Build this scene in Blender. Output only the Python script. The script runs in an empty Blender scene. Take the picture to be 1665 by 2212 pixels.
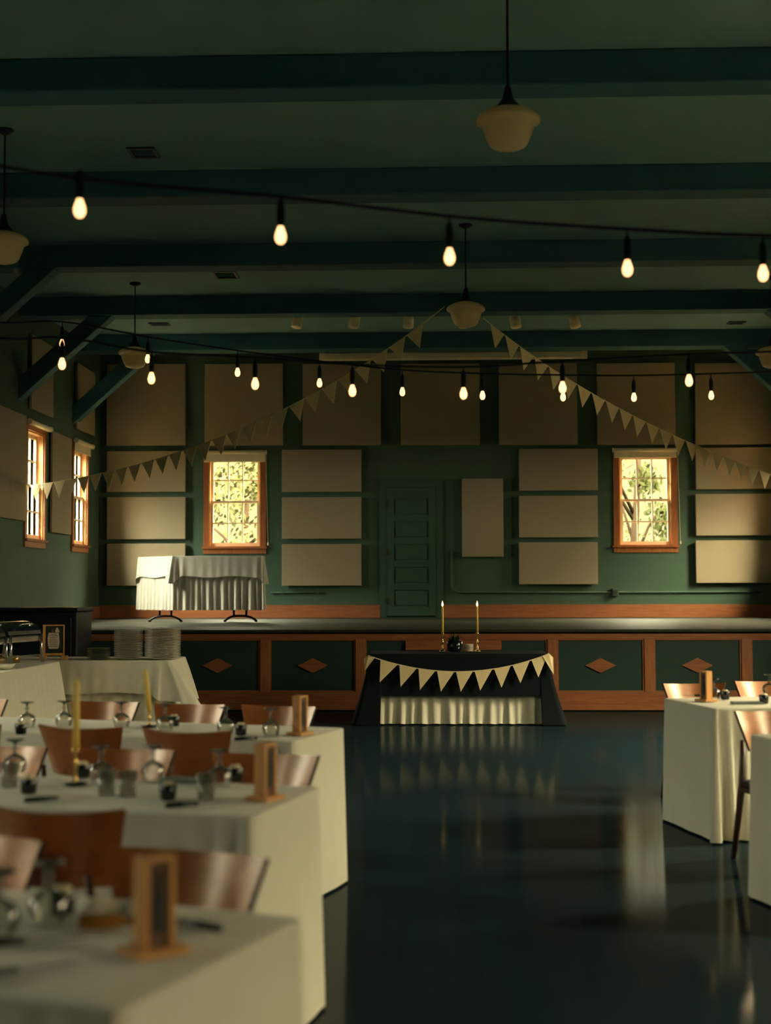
import bpy, math, random
from mathutils import Vector, Matrix
R = math.radians
random.seed(7)
C = bpy.context.scene.collection
sc = bpy.context.scene

# ------------------------------------------------------------------ camera
W, H, F = 1665.0, 2212.0, 3072.0
CAMZ = 1.46
camd = bpy.data.cameras.new('camera')
cam = bpy.data.objects.new('camera', camd); C.objects.link(cam)
camd.sensor_fit = 'VERTICAL'; camd.sensor_height = 36.0; camd.sensor_width = 27.1
camd.lens = F / H * 36.0
camd.clip_end = 400
ROT = Matrix.Rotation(R(2.1), 4, 'Z') @ Matrix.Rotation(R(90 + 3.07), 4, 'X') @ Matrix.Rotation(-0.0025, 4, 'Z')
cam.matrix_world = Matrix.Translation((0, 0, CAMZ)) @ ROT
camd.dof.use_dof = True; camd.dof.focus_distance = 14.6; camd.dof.aperture_fstop = 1.9
sc.camera = cam
R3 = ROT.to_3x3()

def ray(px, py):
    return R3 @ Vector(((px - W / 2) / F, -(py - H / 2) / F, -1.0))
def gp(px, py, z):            # a point of the place on the level z
    d = ray(px, py); t = (z - CAMZ) / d.z
    return Vector((d.x * t, d.y * t, z))
def wy(px, py, y):            # a point of the place on the plane Y = y
    d = ray(px, py); t = y / d.y
    return Vector((d.x * t, y, CAMZ + d.z * t))
def wx(px, py, x):
    d = ray(px, py); t = x / d.x
    return Vector((x, d.y * t, CAMZ + d.z * t))

# ------------------------------------------------------------------ materials
def new_mat(name):
    m = bpy.data.materials.new(name); m.use_nodes = True
    nt = m.node_tree; b = nt.nodes['Principled BSDF']
    return m, nt, b
def mat(name, col, rough=0.6, metal=0.0, spec=0.4, noise=0.0, nscale=8.0, bump=0.0, bscale=200.0, stretch=(1, 1, 1), coat=0.0, sheen=0.0, trans=0.0):
    m, nt, b = new_mat(name)
    b.inputs['Base Color'].default_value = (*col, 1)
    b.inputs['Roughness'].default_value = rough
    b.inputs['Metallic'].default_value = metal
    b.inputs['Specular IOR Level'].default_value = spec
    b.inputs['Coat Weight'].default_value = coat
    b.inputs['Sheen Weight'].default_value = sheen
    if noise or bump:
        tc = nt.nodes.new('ShaderNodeTexCoord'); mp = nt.nodes.new('ShaderNodeMapping')
        mp.inputs['Scale'].default_value = stretch
        nt.links.new(tc.outputs['Object'], mp.inputs['Vector'])
    if noise:
        n = nt.nodes.new('ShaderNodeTexNoise'); n.inputs['Scale'].default_value = nscale; n.inputs['Detail'].default_value = 6
        nt.links.new(mp.outputs['Vector'], n.inputs['Vector'])
        mx = nt.nodes.new('ShaderNodeMix'); mx.data_type = 'RGBA'
        mx.inputs['A'].default_value = (*[c * (1 - noise) for c in col], 1)
        mx.inputs['B'].default_value = (*[min(1, c * (1 + noise)) for c in col], 1)
        nt.links.new(n.outputs['Fac'], mx.inputs['Factor'])
        nt.links.new(mx.outputs['Result'], b.inputs['Base Color'])
    if bump:
        n2 = nt.nodes.new('ShaderNodeTexNoise'); n2.inputs['Scale'].default_value = bscale; n2.inputs['Detail'].default_value = 3
        nt.links.new(mp.outputs['Vector'], n2.inputs['Vector'])
        bp = nt.nodes.new('ShaderNodeBump'); bp.inputs['Strength'].default_value = bump; bp.inputs['Distance'].default_value = 0.01
        nt.links.new(n2.outputs['Fac'], bp.inputs['Height'])
        nt.links.new(bp.outputs['Normal'], b.inputs['Normal'])
    return m
def emit_mat(name, col, strength):
    m, nt, b = new_mat(name)
    b.inputs['Base Color'].default_value = (*col, 1)
    b.inputs['Emission Color'].default_value = (*col, 1)
    b.inputs['Emission Strength'].default_value = strength
    return m
def glass_mat(name, tint=(1, 1, 1), gloss=0.12, rough=0.02, cap=1.0):
    m = bpy.data.materials.new(name); m.use_nodes = True
    nt = m.node_tree; nt.nodes.clear()
    o = nt.nodes.new('ShaderNodeOutputMaterial'); mx = nt.nodes.new('ShaderNodeMixShader')
    t = nt.nodes.new('ShaderNodeBsdfTransparent'); g = nt.nodes.new('ShaderNodeBsdfGlossy')
    lw = nt.nodes.new('ShaderNodeLayerWeight'); lw.inputs['Blend'].default_value = gloss
    t.inputs['Color'].default_value = (*tint, 1); g.inputs['Roughness'].default_value = rough
    mm = nt.nodes.new('ShaderNodeMath'); mm.operation = 'MULTIPLY'; mm.inputs[1].default_value = cap; nt.links.new(lw.outputs['Fresnel'], mm.inputs[0])
    nt.links.new(mm.outputs[0], mx.inputs[0]); nt.links.new(t.outputs[0], mx.inputs[1]); nt.links.new(g.outputs[0], mx.inputs[2])
    nt.links.new(mx.outputs[0], o.inputs[0])
    return m
def translucent_mat(name, col, mixf=0.35):
    m, nt, b = new_mat(name)
    b.inputs['Base Color'].default_value = (*col, 1); b.inputs['Roughness'].default_value = 0.25
    tr = nt.nodes.new('ShaderNodeBsdfTranslucent'); tr.inputs['Color'].default_value = (*col, 1)
    mx = nt.nodes.new('ShaderNodeMixShader'); mx.inputs[0].default_value = mixf
    o = nt.nodes['Material Output']
    nt.links.new(b.outputs[0], mx.inputs[1]); nt.links.new(tr.outputs[0], mx.inputs[2]); nt.links.new(mx.outputs[0], o.inputs[0])
    return m
def floor_mat(name, c1, c2, rough, plank=0.08, along='Y', bump=0.15):
    m, nt, b = new_mat(name)
    tc = nt.nodes.new('ShaderNodeTexCoord'); mp = nt.nodes.new('ShaderNodeMapping')
    if along == 'Y': mp.inputs['Rotation'].default_value = (0, 0, R(90))
    br = nt.nodes.new('ShaderNodeTexBrick')
    br.inputs['Scale'].default_value = 1.0; br.inputs['Brick Width'].default_value = 1.6; br.inputs['Row Height'].default_value = plank
    br.inputs['Mortar Size'].default_value = 0.002; br.inputs['Color1'].default_value = (*c1, 1); br.inputs['Color2'].default_value = (*c2, 1)
    br.inputs['Mortar'].default_value = (*[c * .6 for c in c1], 1)
    nt.links.new(tc.outputs['Object'], mp.inputs['Vector']); nt.links.new(mp.outputs['Vector'], br.inputs['Vector'])
    nt.links.new(br.outputs['Color'], b.inputs['Base Color'])
    n = nt.nodes.new('ShaderNodeTexNoise'); n.inputs['Scale'].default_value = 2.5; n.inputs['Detail'].default_value = 5
    nt.links.new(tc.outputs['Object'], n.inputs['Vector'])
    mr = nt.nodes.new('ShaderNodeMapRange'); mr.inputs['To Min'].default_value = rough * 0.75; mr.inputs['To Max'].default_value = rough * 1.35
    nt.links.new(n.outputs['Fac'], mr.inputs['Value']); nt.links.new(mr.outputs['Result'], b.inputs['Roughness'])
    bp = nt.nodes.new('ShaderNodeBump'); bp.inputs['Strength'].default_value = bump; bp.inputs['Distance'].default_value = 0.002
    nt.links.new(br.outputs['Fac'], bp.inputs['Height']); bp.invert = True
    nt.links.new(bp.outputs['Normal'], b.inputs['Normal'])
    b.inputs['Specular IOR Level'].default_value = 0.5
    return m
def wood_mat(name, c1, c2, rough=0.4, scale=3.0, stretch=(1, 12, 12), spec=0.45, coat=0.0):
    m, nt, b = new_mat(name)
    tc = nt.nodes.new('ShaderNodeTexCoord'); mp = nt.nodes.new('ShaderNodeMapping'); mp.inputs['Scale'].default_value = stretch
    n = nt.nodes.new('ShaderNodeTexNoise'); n.inputs['Scale'].default_value = scale; n.inputs['Detail'].default_value = 7; n.inputs['Distortion'].default_value = 0.6
    cr = nt.nodes.new('ShaderNodeValToRGB')
    cr.color_ramp.elements[0].position = 0.32; cr.color_ramp.elements[0].color = (*c1, 1)
    cr.color_ramp.elements[1].position = 0.68; cr.color_ramp.elements[1].color = (*c2, 1)
    nt.links.new(tc.outputs['Object'], mp.inputs['Vector']); nt.links.new(mp.outputs['Vector'], n.inputs['Vector'])
    nt.links.new(n.outputs['Fac'], cr.inputs['Fac']); nt.links.new(cr.outputs['Color'], b.inputs['Base Color'])
    b.inputs['Roughness'].default_value = rough; b.inputs['Specular IOR Level'].default_value = spec; b.inputs['Coat Weight'].default_value = coat
    b.inputs['Coat Roughness'].default_value = 0.25
    return m

M = {}
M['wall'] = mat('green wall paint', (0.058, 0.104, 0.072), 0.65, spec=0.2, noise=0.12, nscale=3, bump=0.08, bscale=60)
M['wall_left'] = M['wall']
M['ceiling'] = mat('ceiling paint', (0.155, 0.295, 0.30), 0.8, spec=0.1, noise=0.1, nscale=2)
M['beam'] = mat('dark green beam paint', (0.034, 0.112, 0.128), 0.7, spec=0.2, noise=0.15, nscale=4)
M['door'] = mat('green door paint', (0.044, 0.088, 0.062), 0.5, spec=0.2, noise=0.1, nscale=4)
M['floor'] = floor_mat('dark polished boards', (0.012, 0.026, 0.032), (0.0150, 0.027, 0.0315), 0.095, 0.08, 'Y', 0.04)  # brown boards coloured teal: the tint of the shadows is in the colour
def dull_gloss(m, lo, hi, rough):
    """old varnish: a weak mirror that only grows a little at low angles"""
    nt = m.node_tree; b = nt.nodes['Principled BSDF']; o = nt.nodes['Material Output']
    b.inputs['Specular IOR Level'].default_value = 0.0
    g = nt.nodes.new('ShaderNodeBsdfGlossy'); lw = nt.nodes.new('ShaderNodeLayerWeight'); mr = nt.nodes.new('ShaderNodeMapRange'); mx = nt.nodes.new('ShaderNodeMixShader')
    lw.inputs['Blend'].default_value = 0.5
    mr.inputs['From Min'].default_value = 0.5; mr.inputs['From Max'].default_value = 1.0; mr.inputs['To Min'].default_value = lo; mr.inputs['To Max'].default_value = hi
    nt.links.new(lw.outputs['Facing'], mr.inputs['Value']); nt.links.new(mr.outputs['Result'], mx.inputs[0])
    src = b.inputs['Roughness'].links[0].from_socket if b.inputs['Roughness'].links else None
    if src: nt.links.new(src, g.inputs['Roughness'])
    else: g.inputs['Roughness'].default_value = rough
    if b.inputs['Normal'].links: nt.links.new(b.inputs['Normal'].links[0].from_socket, g.inputs['Normal'])
    nt.links.new(b.outputs[0], mx.inputs[1]); nt.links.new(g.outputs[0], mx.inputs[2]); nt.links.new(mx.outputs[0], o.inputs[0])
dull_gloss(M['floor'], 0.02, 0.18, 0.12)
M['deck'] = floor_mat('stage boards', (0.032, 0.035, 0.026), (0.040, 0.041, 0.030), 0.45, 0.09, 'X')
M['deck'].node_tree.nodes['Principled BSDF'].inputs['Specular IOR Level'].default_value = 0.2
M['stage_wood'] = wood_mat('stage oak trim', (0.26, 0.085, 0.033), (0.37, 0.135, 0.052), 0.42)
M['stage_post'] = wood_mat('stage oak post', (0.29, 0.105, 0.038), (0.39, 0.15, 0.058), 0.42, 3, (12, 12, 1))
M['stage_panel'] = mat('stage panel green', (0.013, 0.042, 0.032), 0.55, noise=0.1, nscale=5)
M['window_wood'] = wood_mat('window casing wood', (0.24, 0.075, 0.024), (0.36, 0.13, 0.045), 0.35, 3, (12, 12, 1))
M['jamb'] = wood_mat('daylit window lining', (0.50, 0.24, 0.085), (0.60, 0.32, 0.13), 0.4, 3, (12, 12, 1))  # casing wood made paler; daylight on the lining put into its colour
M['sash'] = mat('cream sash paint', (0.78, 0.62, 0.40), 0.4)
M['fabric'] = mat('tan acoustic fabric', (0.31, 0.258, 0.172), 0.95, spec=0.1, noise=0.12, nscale=160, bump=0.25, bscale=400)
M['panel_core'] = mat('panel edge', (0.22, 0.17, 0.10), 0.9)
M['cream'] = mat('cream blind fabric', (0.66, 0.58, 0.38), 0.8, noise=0.05)
M['cloth'] = mat('cream table linen', (0.72, 0.695, 0.555), 0.9, spec=0.15, noise=0.05, nscale=12, bump=0.12, bscale=600, sheen=0.15)
M['white_cloth'] = mat('white table linen', (0.46, 0.44, 0.38), 0.9, spec=0.15, noise=0.05, nscale=12, bump=0.12, bscale=600)
M['black_cloth'] = mat('black cloth', (0.0028, 0.0060, 0.0075), 0.85, spec=0.2, noise=0.1, nscale=10)
M['burlap'] = mat('cream burlap flag', (0.90, 0.73, 0.42), 0.9, spec=0.1, noise=0.15, nscale=90, bump=0.3, bscale=300)
M['chair_wood'] = wood_mat('chair beech veneer', (0.29, 0.100, 0.036), (0.39, 0.148, 0.055), 0.36, 2.5, (2, 12, 12), 0.9, 0.8)
_b = M['chair_wood'].node_tree.nodes['Principled BSDF']
_b.inputs['Specular Tint'].default_value = (1.0, 0.70, 0.42, 1); _b.inputs['Coat Tint'].default_value = (1.0, 0.85, 0.62, 1); _b.inputs['Coat Roughness'].default_value = 0.30; _b.inputs['Coat IOR'].default_value = 1.75
M['chair_edge'] = mat('dark chair edge', (0.022, 0.014, 0.012), 0.45)
M['chair_leg'] = wood_mat('dark chair legs', (0.045, 0.018, 0.010), (0.075, 0.028, 0.014), 0.4, 3, (12, 12, 1))
M['chair_seat'] = mat('black seat vinyl', (0.012, 0.016, 0.018), 0.45)
M['glass'] = glass_mat('clear glassware', (0.90, 0.90, 0.87), 0.36, 0.05, 0.7)
M['thick_glass'] = glass_mat('thick stem glass', (0.72, 0.73, 0.70), 0.45, 0.07, 0.85)
M['pane'] = glass_mat('window pane', (0.98, 0.98, 0.96), 0.06, 0.0)
M['acrylic'] = glass_mat('clear acrylic', (0.9, 0.88, 0.84), 0.15, 0.05)
M['black_gloss'] = mat('black glazed cup', (0.006, 0.010, 0.014), 0.15, spec=0.6)
M['black_metal'] = mat('black metal', (0.012, 0.013, 0.014), 0.4, metal=0.4)
M['wax'] = mat('pale wax', (0.80, 0.72, 0.42), 0.45)
M['yellow_wax'] = mat('yellow candle wax', (0.86, 0.60, 0.13), 0.4)
M['brass'] = mat('brass', (0.75, 0.50, 0.17), 0.25, metal=1.0)
M['steel'] = mat('polished steel', (0.70, 0.69, 0.66), 0.2, metal=1.0)
M['stand_wood'] = wood_mat('pale oak stand', (0.62, 0.29, 0.085), (0.76, 0.39, 0.125), 0.5, 4, (12, 12, 1))
M['plate'] = mat('white glazed plate', (0.56, 0.52, 0.41), 0.3, spec=0.5)
M['grey_plate'] = mat('grey green plate', (0.085, 0.115, 0.095), 0.35, spec=0.5)
M['shade_glass'] = translucent_mat('milky lamp glass', (0.92, 0.78, 0.50), 0.45)
M['bulb'] = emit_mat('glowing bulb', (1.0, 0.54, 0.22), 3.0)
M['flame'] = emit_mat('candle flame', (1.0, 0.62, 0.25), 4.0)
M['cable'] = mat('black rubber cable', (0.008, 0.012, 0.012), 0.9, spec=0.05)
M['white_metal'] = mat('cream enamel', (0.85, 0.74, 0.52), 0.45)
M['screen_case'] = mat('screen housing', (0.74, 0.68, 0.47), 0.5)
M['paper'] = mat('paper', (0.62, 0.54, 0.42), 0.85, noise=0.12, nscale=60)
M['card_dark'] = mat('dark ink', (0.012, 0.022, 0.022), 0.6)
M['card_brown'] = mat('brown card', (0.16, 0.075, 0.035), 0.6)
M['amber'] = mat('amber bottle glass', (0.42, 0.19, 0.03), 0.2, spec=0.6)
M['napkin'] = mat('white napkin', (0.66, 0.62, 0.50), 0.9)
M['grey_cloth'] = mat('grey blue napkin', (0.22, 0.26, 0.24), 0.9)
M['dark_box'] = mat('black lacquer cabinet', (0.006, 0.011, 0.014), 0.4)
M['leaf'] = mat('dark leaves', (0.008, 0.018, 0.014), 0.6)
M['leaf_out'] = mat('spring leaves', (0.0115, 0.0130, 0.0046), 0.7, noise=0.35, nscale=3, spec=0.0)
M['leaf_light'] = mat('pale leaves', (0.0240, 0.0235, 0.0100), 0.7, noise=0.3, nscale=3, spec=0.0)
M['bark'] = mat('bark', (0.012, 0.008, 0.005), 0.9, noise=0.4, nscale=20, stretch=(4, 4, 1), spec=0.0)
M['hill'] = mat('dry grassy bank', (0.0090, 0.0084, 0.0058), 0.95, noise=0.3, nscale=0.8, spec=0.0)
M['vent'] = mat('vent metal', (0.03, 0.045, 0.035), 0.5)

# ------------------------------------------------------------------ mesh helpers
class MB:
    def __init__(s): s.v = []; s.f = []; s.m = []
    def add(s, vs, fs, mi=0):
        b = len(s.v); s.v += [tuple(v) for v in vs]; s.f += [tuple(b + i for i in f) for f in fs]; s.m += [mi] * len(fs); return s
    def box(s, lo, hi, mi=0):
        x0, y0, z0 = lo; x1, y1, z1 = hi
        vs = [(x0, y0, z0), (x1, y0, z0), (x1, y1, z0), (x0, y1, z0), (x0, y0, z1), (x1, y0, z1), (x1, y1, z1), (x0, y1, z1)]
        return s.add(vs, [(0, 3, 2, 1), (4, 5, 6, 7), (0, 1, 5, 4), (1, 2, 6, 5), (2, 3, 7, 6), (3, 0, 4, 7)], mi)
    def tube(s, pts, r, n=10, mi=0, cap=True):
        pts = [Vector(p) for p in pts]; rs = r if isinstance(r, (list, tuple)) else [r] * len(pts)
        rings = []; prev = None
        for i, p in enumerate(pts):
            d = (pts[min(i + 1, len(pts) - 1)] - pts[max(i - 1, 0)]).normalized()
            if prev is None:
                a = Vector((0, 0, 1)) if abs(d.z) < 0.9 else Vector((1, 0, 0))
                u = d.cross(a).normalized()
            else:
                u = (prev - d * prev.dot(d)).normalized()
            prev = u; w = d.cross(u)
            rings.append([p + (u * math.cos(2 * math.pi * k / n) + w * math.sin(2 * math.pi * k / n)) * rs[i] for k in range(n)])
        vs = [v for rg in rings for v in rg]; fs = []
        for i in range(len(pts) - 1):
            for k in range(n):
                fs.append((i * n + k, i * n + (k + 1) % n, (i + 1) * n + (k + 1) % n, (i + 1) * n + k))
        if cap:
            fs.append(tuple(range(n - 1, -1, -1))); fs.append(tuple((len(pts) - 1) * n + k for k in range(n)))
        return s.add(vs, fs, mi)
    def lathe(s, prof, n=24, c=(0, 0, 0), mi=0):
        vs = []; fs = []
        for r, z in prof:
            for k in range(n):
                a = 2 * math.pi * k / n
                vs.append((c[0] + r * math.cos(a), c[1] + r * math.sin(a), c[2] + z))
        for i in range(len(prof) - 1):
            for k in range(n):
                fs.append((i * n + k, i * n + (k + 1) % n, (i + 1) * n + (k + 1) % n, (i + 1) * n + k))
        if prof[0][0] > 1e-5: fs.append(tuple(range(n - 1, -1, -1)))
        if prof[-1][0] > 1e-5: fs.append(tuple((len(prof) - 1) * n + k for k in range(n)))
        return s.add(vs, fs, mi)
    def shell(s, prof, n=24, c=(0, 0, 0), mi=0):     # open lathe, no caps
        vs = []; fs = []
        for r, z in prof:
            for k in range(n):
                a = 2 * math.pi * k / n
                vs.append((c[0] + r * math.cos(a), c[1] + r * math.sin(a), c[2] + z))
        for i in range(len(prof) - 1):
            for k in range(n):
                fs.append((i * n + k, i * n + (k + 1) % n, (i + 1) * n + (k + 1) % n, (i + 1) * n + k))
        return s.add(vs, fs, mi)
    def prism(s, poly, off, mi=0):                  # planar polygon (3d points) pushed by off
        n = len(poly); off = Vector(off)
        vs = [Vector(p) for p in poly] + [Vector(p) + off for p in poly]
        fs = [tuple(range(n - 1, -1, -1)), tuple(range(n, 2 * n))] + [(i, (i + 1) % n, n + (i + 1) % n, n + i) for i in range(n)]
        return s.add(vs, fs, mi)
    def build(s, name, mats, parent=None, smooth=False, bevel=0.0, loc=None):
        me = bpy.data.meshes.new(name); me.from_pydata(s.v, [], s.f)
        if not isinstance(mats, (list, tuple)): mats = [mats]
        for m in mats: me.materials.append(m)
        for p, mi in zip(me.polygons, s.m): p.material_index = mi; p.use_smooth = smooth
        import bmesh
        bm = bmesh.new(); bm.from_mesh(me)
        bmesh.ops.recalc_face_normals(bm, faces=bm.faces[:])
        bm.to_mesh(me); bm.free(); me.update()
        o = bpy.data.objects.new(name, me); C.objects.link(o)
        if parent: o.parent = parent
        if loc is not None: o.location = loc
        if bevel:
            md = o.modifiers.new('edge', 'BEVEL'); md.width = bevel; md.segments = 2; md.limit_method = 'ANGLE'
        return o

def thing(name, label, cat, loc=(0, 0, 0), rz=0.0, group=None, kind=None):
    o = bpy.data.objects.new(name, None); C.objects.link(o); o.empty_display_size = 0.1
    o.location = loc; o.rotation_euler = (0, 0, rz); o['label'] = label; o['category'] = cat
    if group: o['group'] = group
    if kind: o['kind'] = kind
    return o
def tag(o, label, cat, group=None, kind=None):
    o['label'] = label; o['category'] = cat
    if group: o['group'] = group
    if kind: o['kind'] = kind
    return o
def dup(root, loc, rz, label, group=None):
    r = root.copy(); C.objects.link(r); r.location = loc; r.rotation_euler = (0, 0, rz); r['label'] = label
    if group: r['group'] = group
    for ch in list(root.children):
        c = ch.copy(); C.objects.link(c); c.parent = r
        for g in list(ch.children):
            d = g.copy(); C.objects.link(d); d.parent = c
    return r
class Maker:          # first call moves the first one itself, later calls copy it
    def __init__(s, fn): s.fn = fn; s.o = None
    def __call__(s, loc, rz, label, group=None):
        if s.o is None:
            s.o = s.fn(); s.o.location = loc; s.o.rotation_euler = (0, 0, rz); s.o['label'] = label
            if group: s.o['group'] = group
            return s.o
        return dup(s.o, loc, rz, label, group)
ORD = ['top', 'second', 'third', 'fourth', 'fifth', 'sixth', 'seventh', 'eighth', 'ninth', 'tenth', 'eleventh', 'twelfth', 'thirteenth', 'fourteenth',
       'fifteenth', 'sixteenth', 'seventeenth', 'eighteenth', 'nineteenth', 'twentieth', 'twenty-first', 'twenty-second', 'twenty-third', 'twenty-fourth']

# ------------------------------------------------------------------ room
XW, YB, YF = 5.75, 24.0, -6.0
ZC, ZB = 5.47, 5.21
SY, SZ = 17.05, 0.966

def hole_rects(u0, u1, v0, v1, holes):
    us = sorted({u0, u1, *[h[0] for h in holes], *[h[1] for h in holes]})
    vs = sorted({v0, v1, *[h[2] for h in holes], *[h[3] for h in holes]})
    for a, b in zip(us, us[1:]):
        run = None
        for c, d in zip(vs, vs[1:]):
            um, vm = (a + b) / 2, (c + d) / 2
            if any(h[0] < um < h[1] and h[2] < vm < h[3] for h in holes):
                if run: yield (a, b, *run)
                run = None
            else:
                run = (run[0], d) if run else (c, d)
        if run: yield (a, b, *run)
TH = 0.2
WZ0, WZ1, WW = 2.165, 3.70, 0.88
bl = wy(507, 1100, YB).x; brw = wy(1394, 1100, YB).x
back_holes = [(bl - WW / 2, bl + WW / 2, WZ0, WZ1), (brw - WW / 2, brw + WW / 2, WZ0, WZ1)]
yl1, yl2 = 20.07, 22.62
HALL = [(1.5, 1.4, 2.9), (5.4, 1.4, 2.9), (9.3, 1.6, 3.7), (13.2, 1.6, 3.9)]
HALL_L = [(2.1, 1.6, 2.9, .62), (5.4, 1.6, 2.9, .62), (9.6, 1.6, 3.8, .5)]
HALLW = 0.95
side_holes = [(y - 0.43, y + 0.43, WZ0, WZ1) for y in (yl1, yl2)]
right_holes = side_holes + [(y - HALLW / 2, y + HALLW / 2, a, b) for y, a, b in HALL]
left_holes = side_holes + [(y - w_ / 2, y + w_ / 2, a, b) for y, a, b, w_ in HALL_L]

def struct(o, label, cat): return tag(o, label, cat, kind='structure')
b = MB()
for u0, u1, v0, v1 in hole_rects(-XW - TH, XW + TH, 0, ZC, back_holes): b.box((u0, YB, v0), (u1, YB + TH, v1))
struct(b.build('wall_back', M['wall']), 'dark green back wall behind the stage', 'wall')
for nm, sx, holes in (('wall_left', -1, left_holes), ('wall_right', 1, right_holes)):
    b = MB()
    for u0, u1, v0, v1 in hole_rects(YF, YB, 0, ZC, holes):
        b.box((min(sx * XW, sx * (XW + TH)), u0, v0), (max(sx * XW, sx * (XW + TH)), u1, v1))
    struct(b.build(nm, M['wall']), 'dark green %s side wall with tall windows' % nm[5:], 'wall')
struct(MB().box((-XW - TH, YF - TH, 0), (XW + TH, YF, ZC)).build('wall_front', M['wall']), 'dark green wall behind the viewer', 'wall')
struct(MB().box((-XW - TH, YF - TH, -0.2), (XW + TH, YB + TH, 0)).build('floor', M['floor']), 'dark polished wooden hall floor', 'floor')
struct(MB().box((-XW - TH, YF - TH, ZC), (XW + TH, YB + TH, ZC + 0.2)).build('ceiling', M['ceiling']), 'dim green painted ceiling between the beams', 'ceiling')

BEAMS = [10.77 + 2.91 * k for k in range(-5, 5)]
for k, y in enumerate(BEAMS):
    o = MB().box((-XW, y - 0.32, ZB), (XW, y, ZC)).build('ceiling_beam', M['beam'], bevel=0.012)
    names = ['above the front wall', 'behind the viewer', 'over the nearest tables', 'over the near tables', 'over the dining tables', 'nearest in view above the first pendant',
             'second in view', 'third in view, where the left pendant hangs', 'fourth in view with the row of spot cans', 'last one before the back wall']
    struct(o, 'dark green ceiling beam, ' + names[k], 'beam')
    # knee braces against both side walls
    for sx in (-1, 1):
        if y < 13: continue
        p0 = Vector((sx * 4.46, 0, ZB)); p1 = Vector((sx * XW, 0, 4.06)); q1 = Vector((sx * XW, 0, 4.36)); q0 = Vector((sx * 4.79, 0, ZB))
        b = MB().prism([Vector((p.x, y - 0.28, p.z)) for p in (p0, p1, q1, q0)], (0, 0.24, 0))
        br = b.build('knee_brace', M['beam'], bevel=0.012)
        struct(br, 'dark diagonal brace from the %s wall to the %s beam in view' % ('left' if sx < 0 else 'right', {6: 'second', 7: 'third', 8: 'fourth', 9: 'last'}[k]), 'brace')

# ------------------------------------------------------------------ windows
wcount = 0
portals = []
def make_window(org, ax, inn, w, z0, z1, cords=True, label=''):
    """org: centre of the opening on the wall's inner face, ax: along the wall, inn: into the room"""
    global wcount; wcount += 1
    ax = Vector(ax); inn = Vector(inn)
    root = thing('window_%d' % wcount, label, 'window', (0, 0, 0), kind='structure')
    def P(u, d, z): v = org + ax * u + inn * d; return Vector((v.x, v.y, z))
    def bx(b, u0, u1, d0, d1, za, zb):
        vs = [P(u, d, z) for z in (za, zb) for (u, d) in ((u0, d0), (u1, d0), (u1, d1), (u0, d1))]
        return b.add(vs, [(0, 3, 2, 1), (4, 5, 6, 7), (0, 1, 5, 4), (1, 2, 6, 5), (2, 3, 7, 6), (3, 0, 4, 7)])
    h = w / 2; cs = 0.095
    b = MB()
    for s in (-1, 1):
        bx(b, *sorted((s * h, s * (h + cs))), 0.001, 0.026, z0, z1 + cs)          # casing
    bx(b, -h, h, 0.001, 0.026, z1, z1 + cs)
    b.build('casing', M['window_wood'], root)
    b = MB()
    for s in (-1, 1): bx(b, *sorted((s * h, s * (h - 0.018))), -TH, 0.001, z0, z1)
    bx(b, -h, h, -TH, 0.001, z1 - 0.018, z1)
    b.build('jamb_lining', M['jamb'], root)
    b = MB(); bx(b, -h - cs - 0.02, h + cs + 0.02, 0.001, 0.06, z0 - 0.03, z0); bx(b, -h, h, -TH, 0.001, z0 - 0.03, z0 + 0.012)
    bx(b, -h - cs, h + cs, 0.001, 0.024, z0 - 0.115, z0 - 0.03)
    b.build('window_sill', M['window_wood'], root)
    zm = (z0 + z1) / 2; hi = h - 0.018
    for nm, d0, za, zb in (('lower_sash', -0.085, z0 + 0.012, zm + 0.018), ('upper_sash', -0.13, zm - 0.018, z1 - 0.018)):
        b = MB(); st = 0.048
        for s in (-1, 1): bx(b, *sorted((s * hi, s * (hi - st))), d0, d0 + 0.04, za, zb)
        bx(b, -hi + st, hi - st, d0, d0 + 0.04, za, za + (0.06 if nm[0] == 'l' else 0.036)); bx(b, -hi + st, hi - st, d0, d0 + 0.04, zb - (0.036 if nm[0] == 'l' else 0.055), zb)
        for s in (-1, 1): bx(b, s * (hi - st) / 3 - 0.010, s * (hi - st) / 3 + 0.010, d0 + 0.004, d0 + 0.034, za + 0.03, zb - 0.03)
        zq = (za + zb) / 2 + 0.006; bx(b, -hi + st, hi - st, d0 + 0.006, d0 + 0.032, zq - 0.010, zq + 0.010)
        so = b.build(nm, M['sash'], root)
        b = MB(); bx(b, -hi + 0.02, hi - 0.02, d0 + 0.017, d0 + 0.021, za + 0.02, zb - 0.02)
        b.build('pane', M['pane'], so)
    # sampling portal for the daylight that comes in through this opening
    ld = bpy.data.lights.new('daylight', 'AREA'); ld.shape = 'RECTANGLE'; ld.size = w; ld.size_y = z1 - z0; ld.cycles.is_portal = True
    lo = bpy.data.objects.new('daylight_portal', ld); C.objects.link(lo)
    c = P(0, -TH - 0.02, zm)
    lo.matrix_world = Matrix.Translation(c) @ Matrix((tuple((*(-ax), 0)), (0, 0, 1, 0), tuple((*(-inn), 0)), (0, 0, 0, 1))).transposed()
    return root
make_window(Vector((bl, YB, 0)), (1, 0, 0), (0, -1, 0), WW, WZ0, WZ1, label='sunlit sash window above the white-skirted stage table')
make_window(Vector((brw, YB, 0)), (1, 0, 0), (0, -1, 0), WW, WZ0, WZ1, label='sunlit sash window on the right half of the stage wall')
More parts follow.
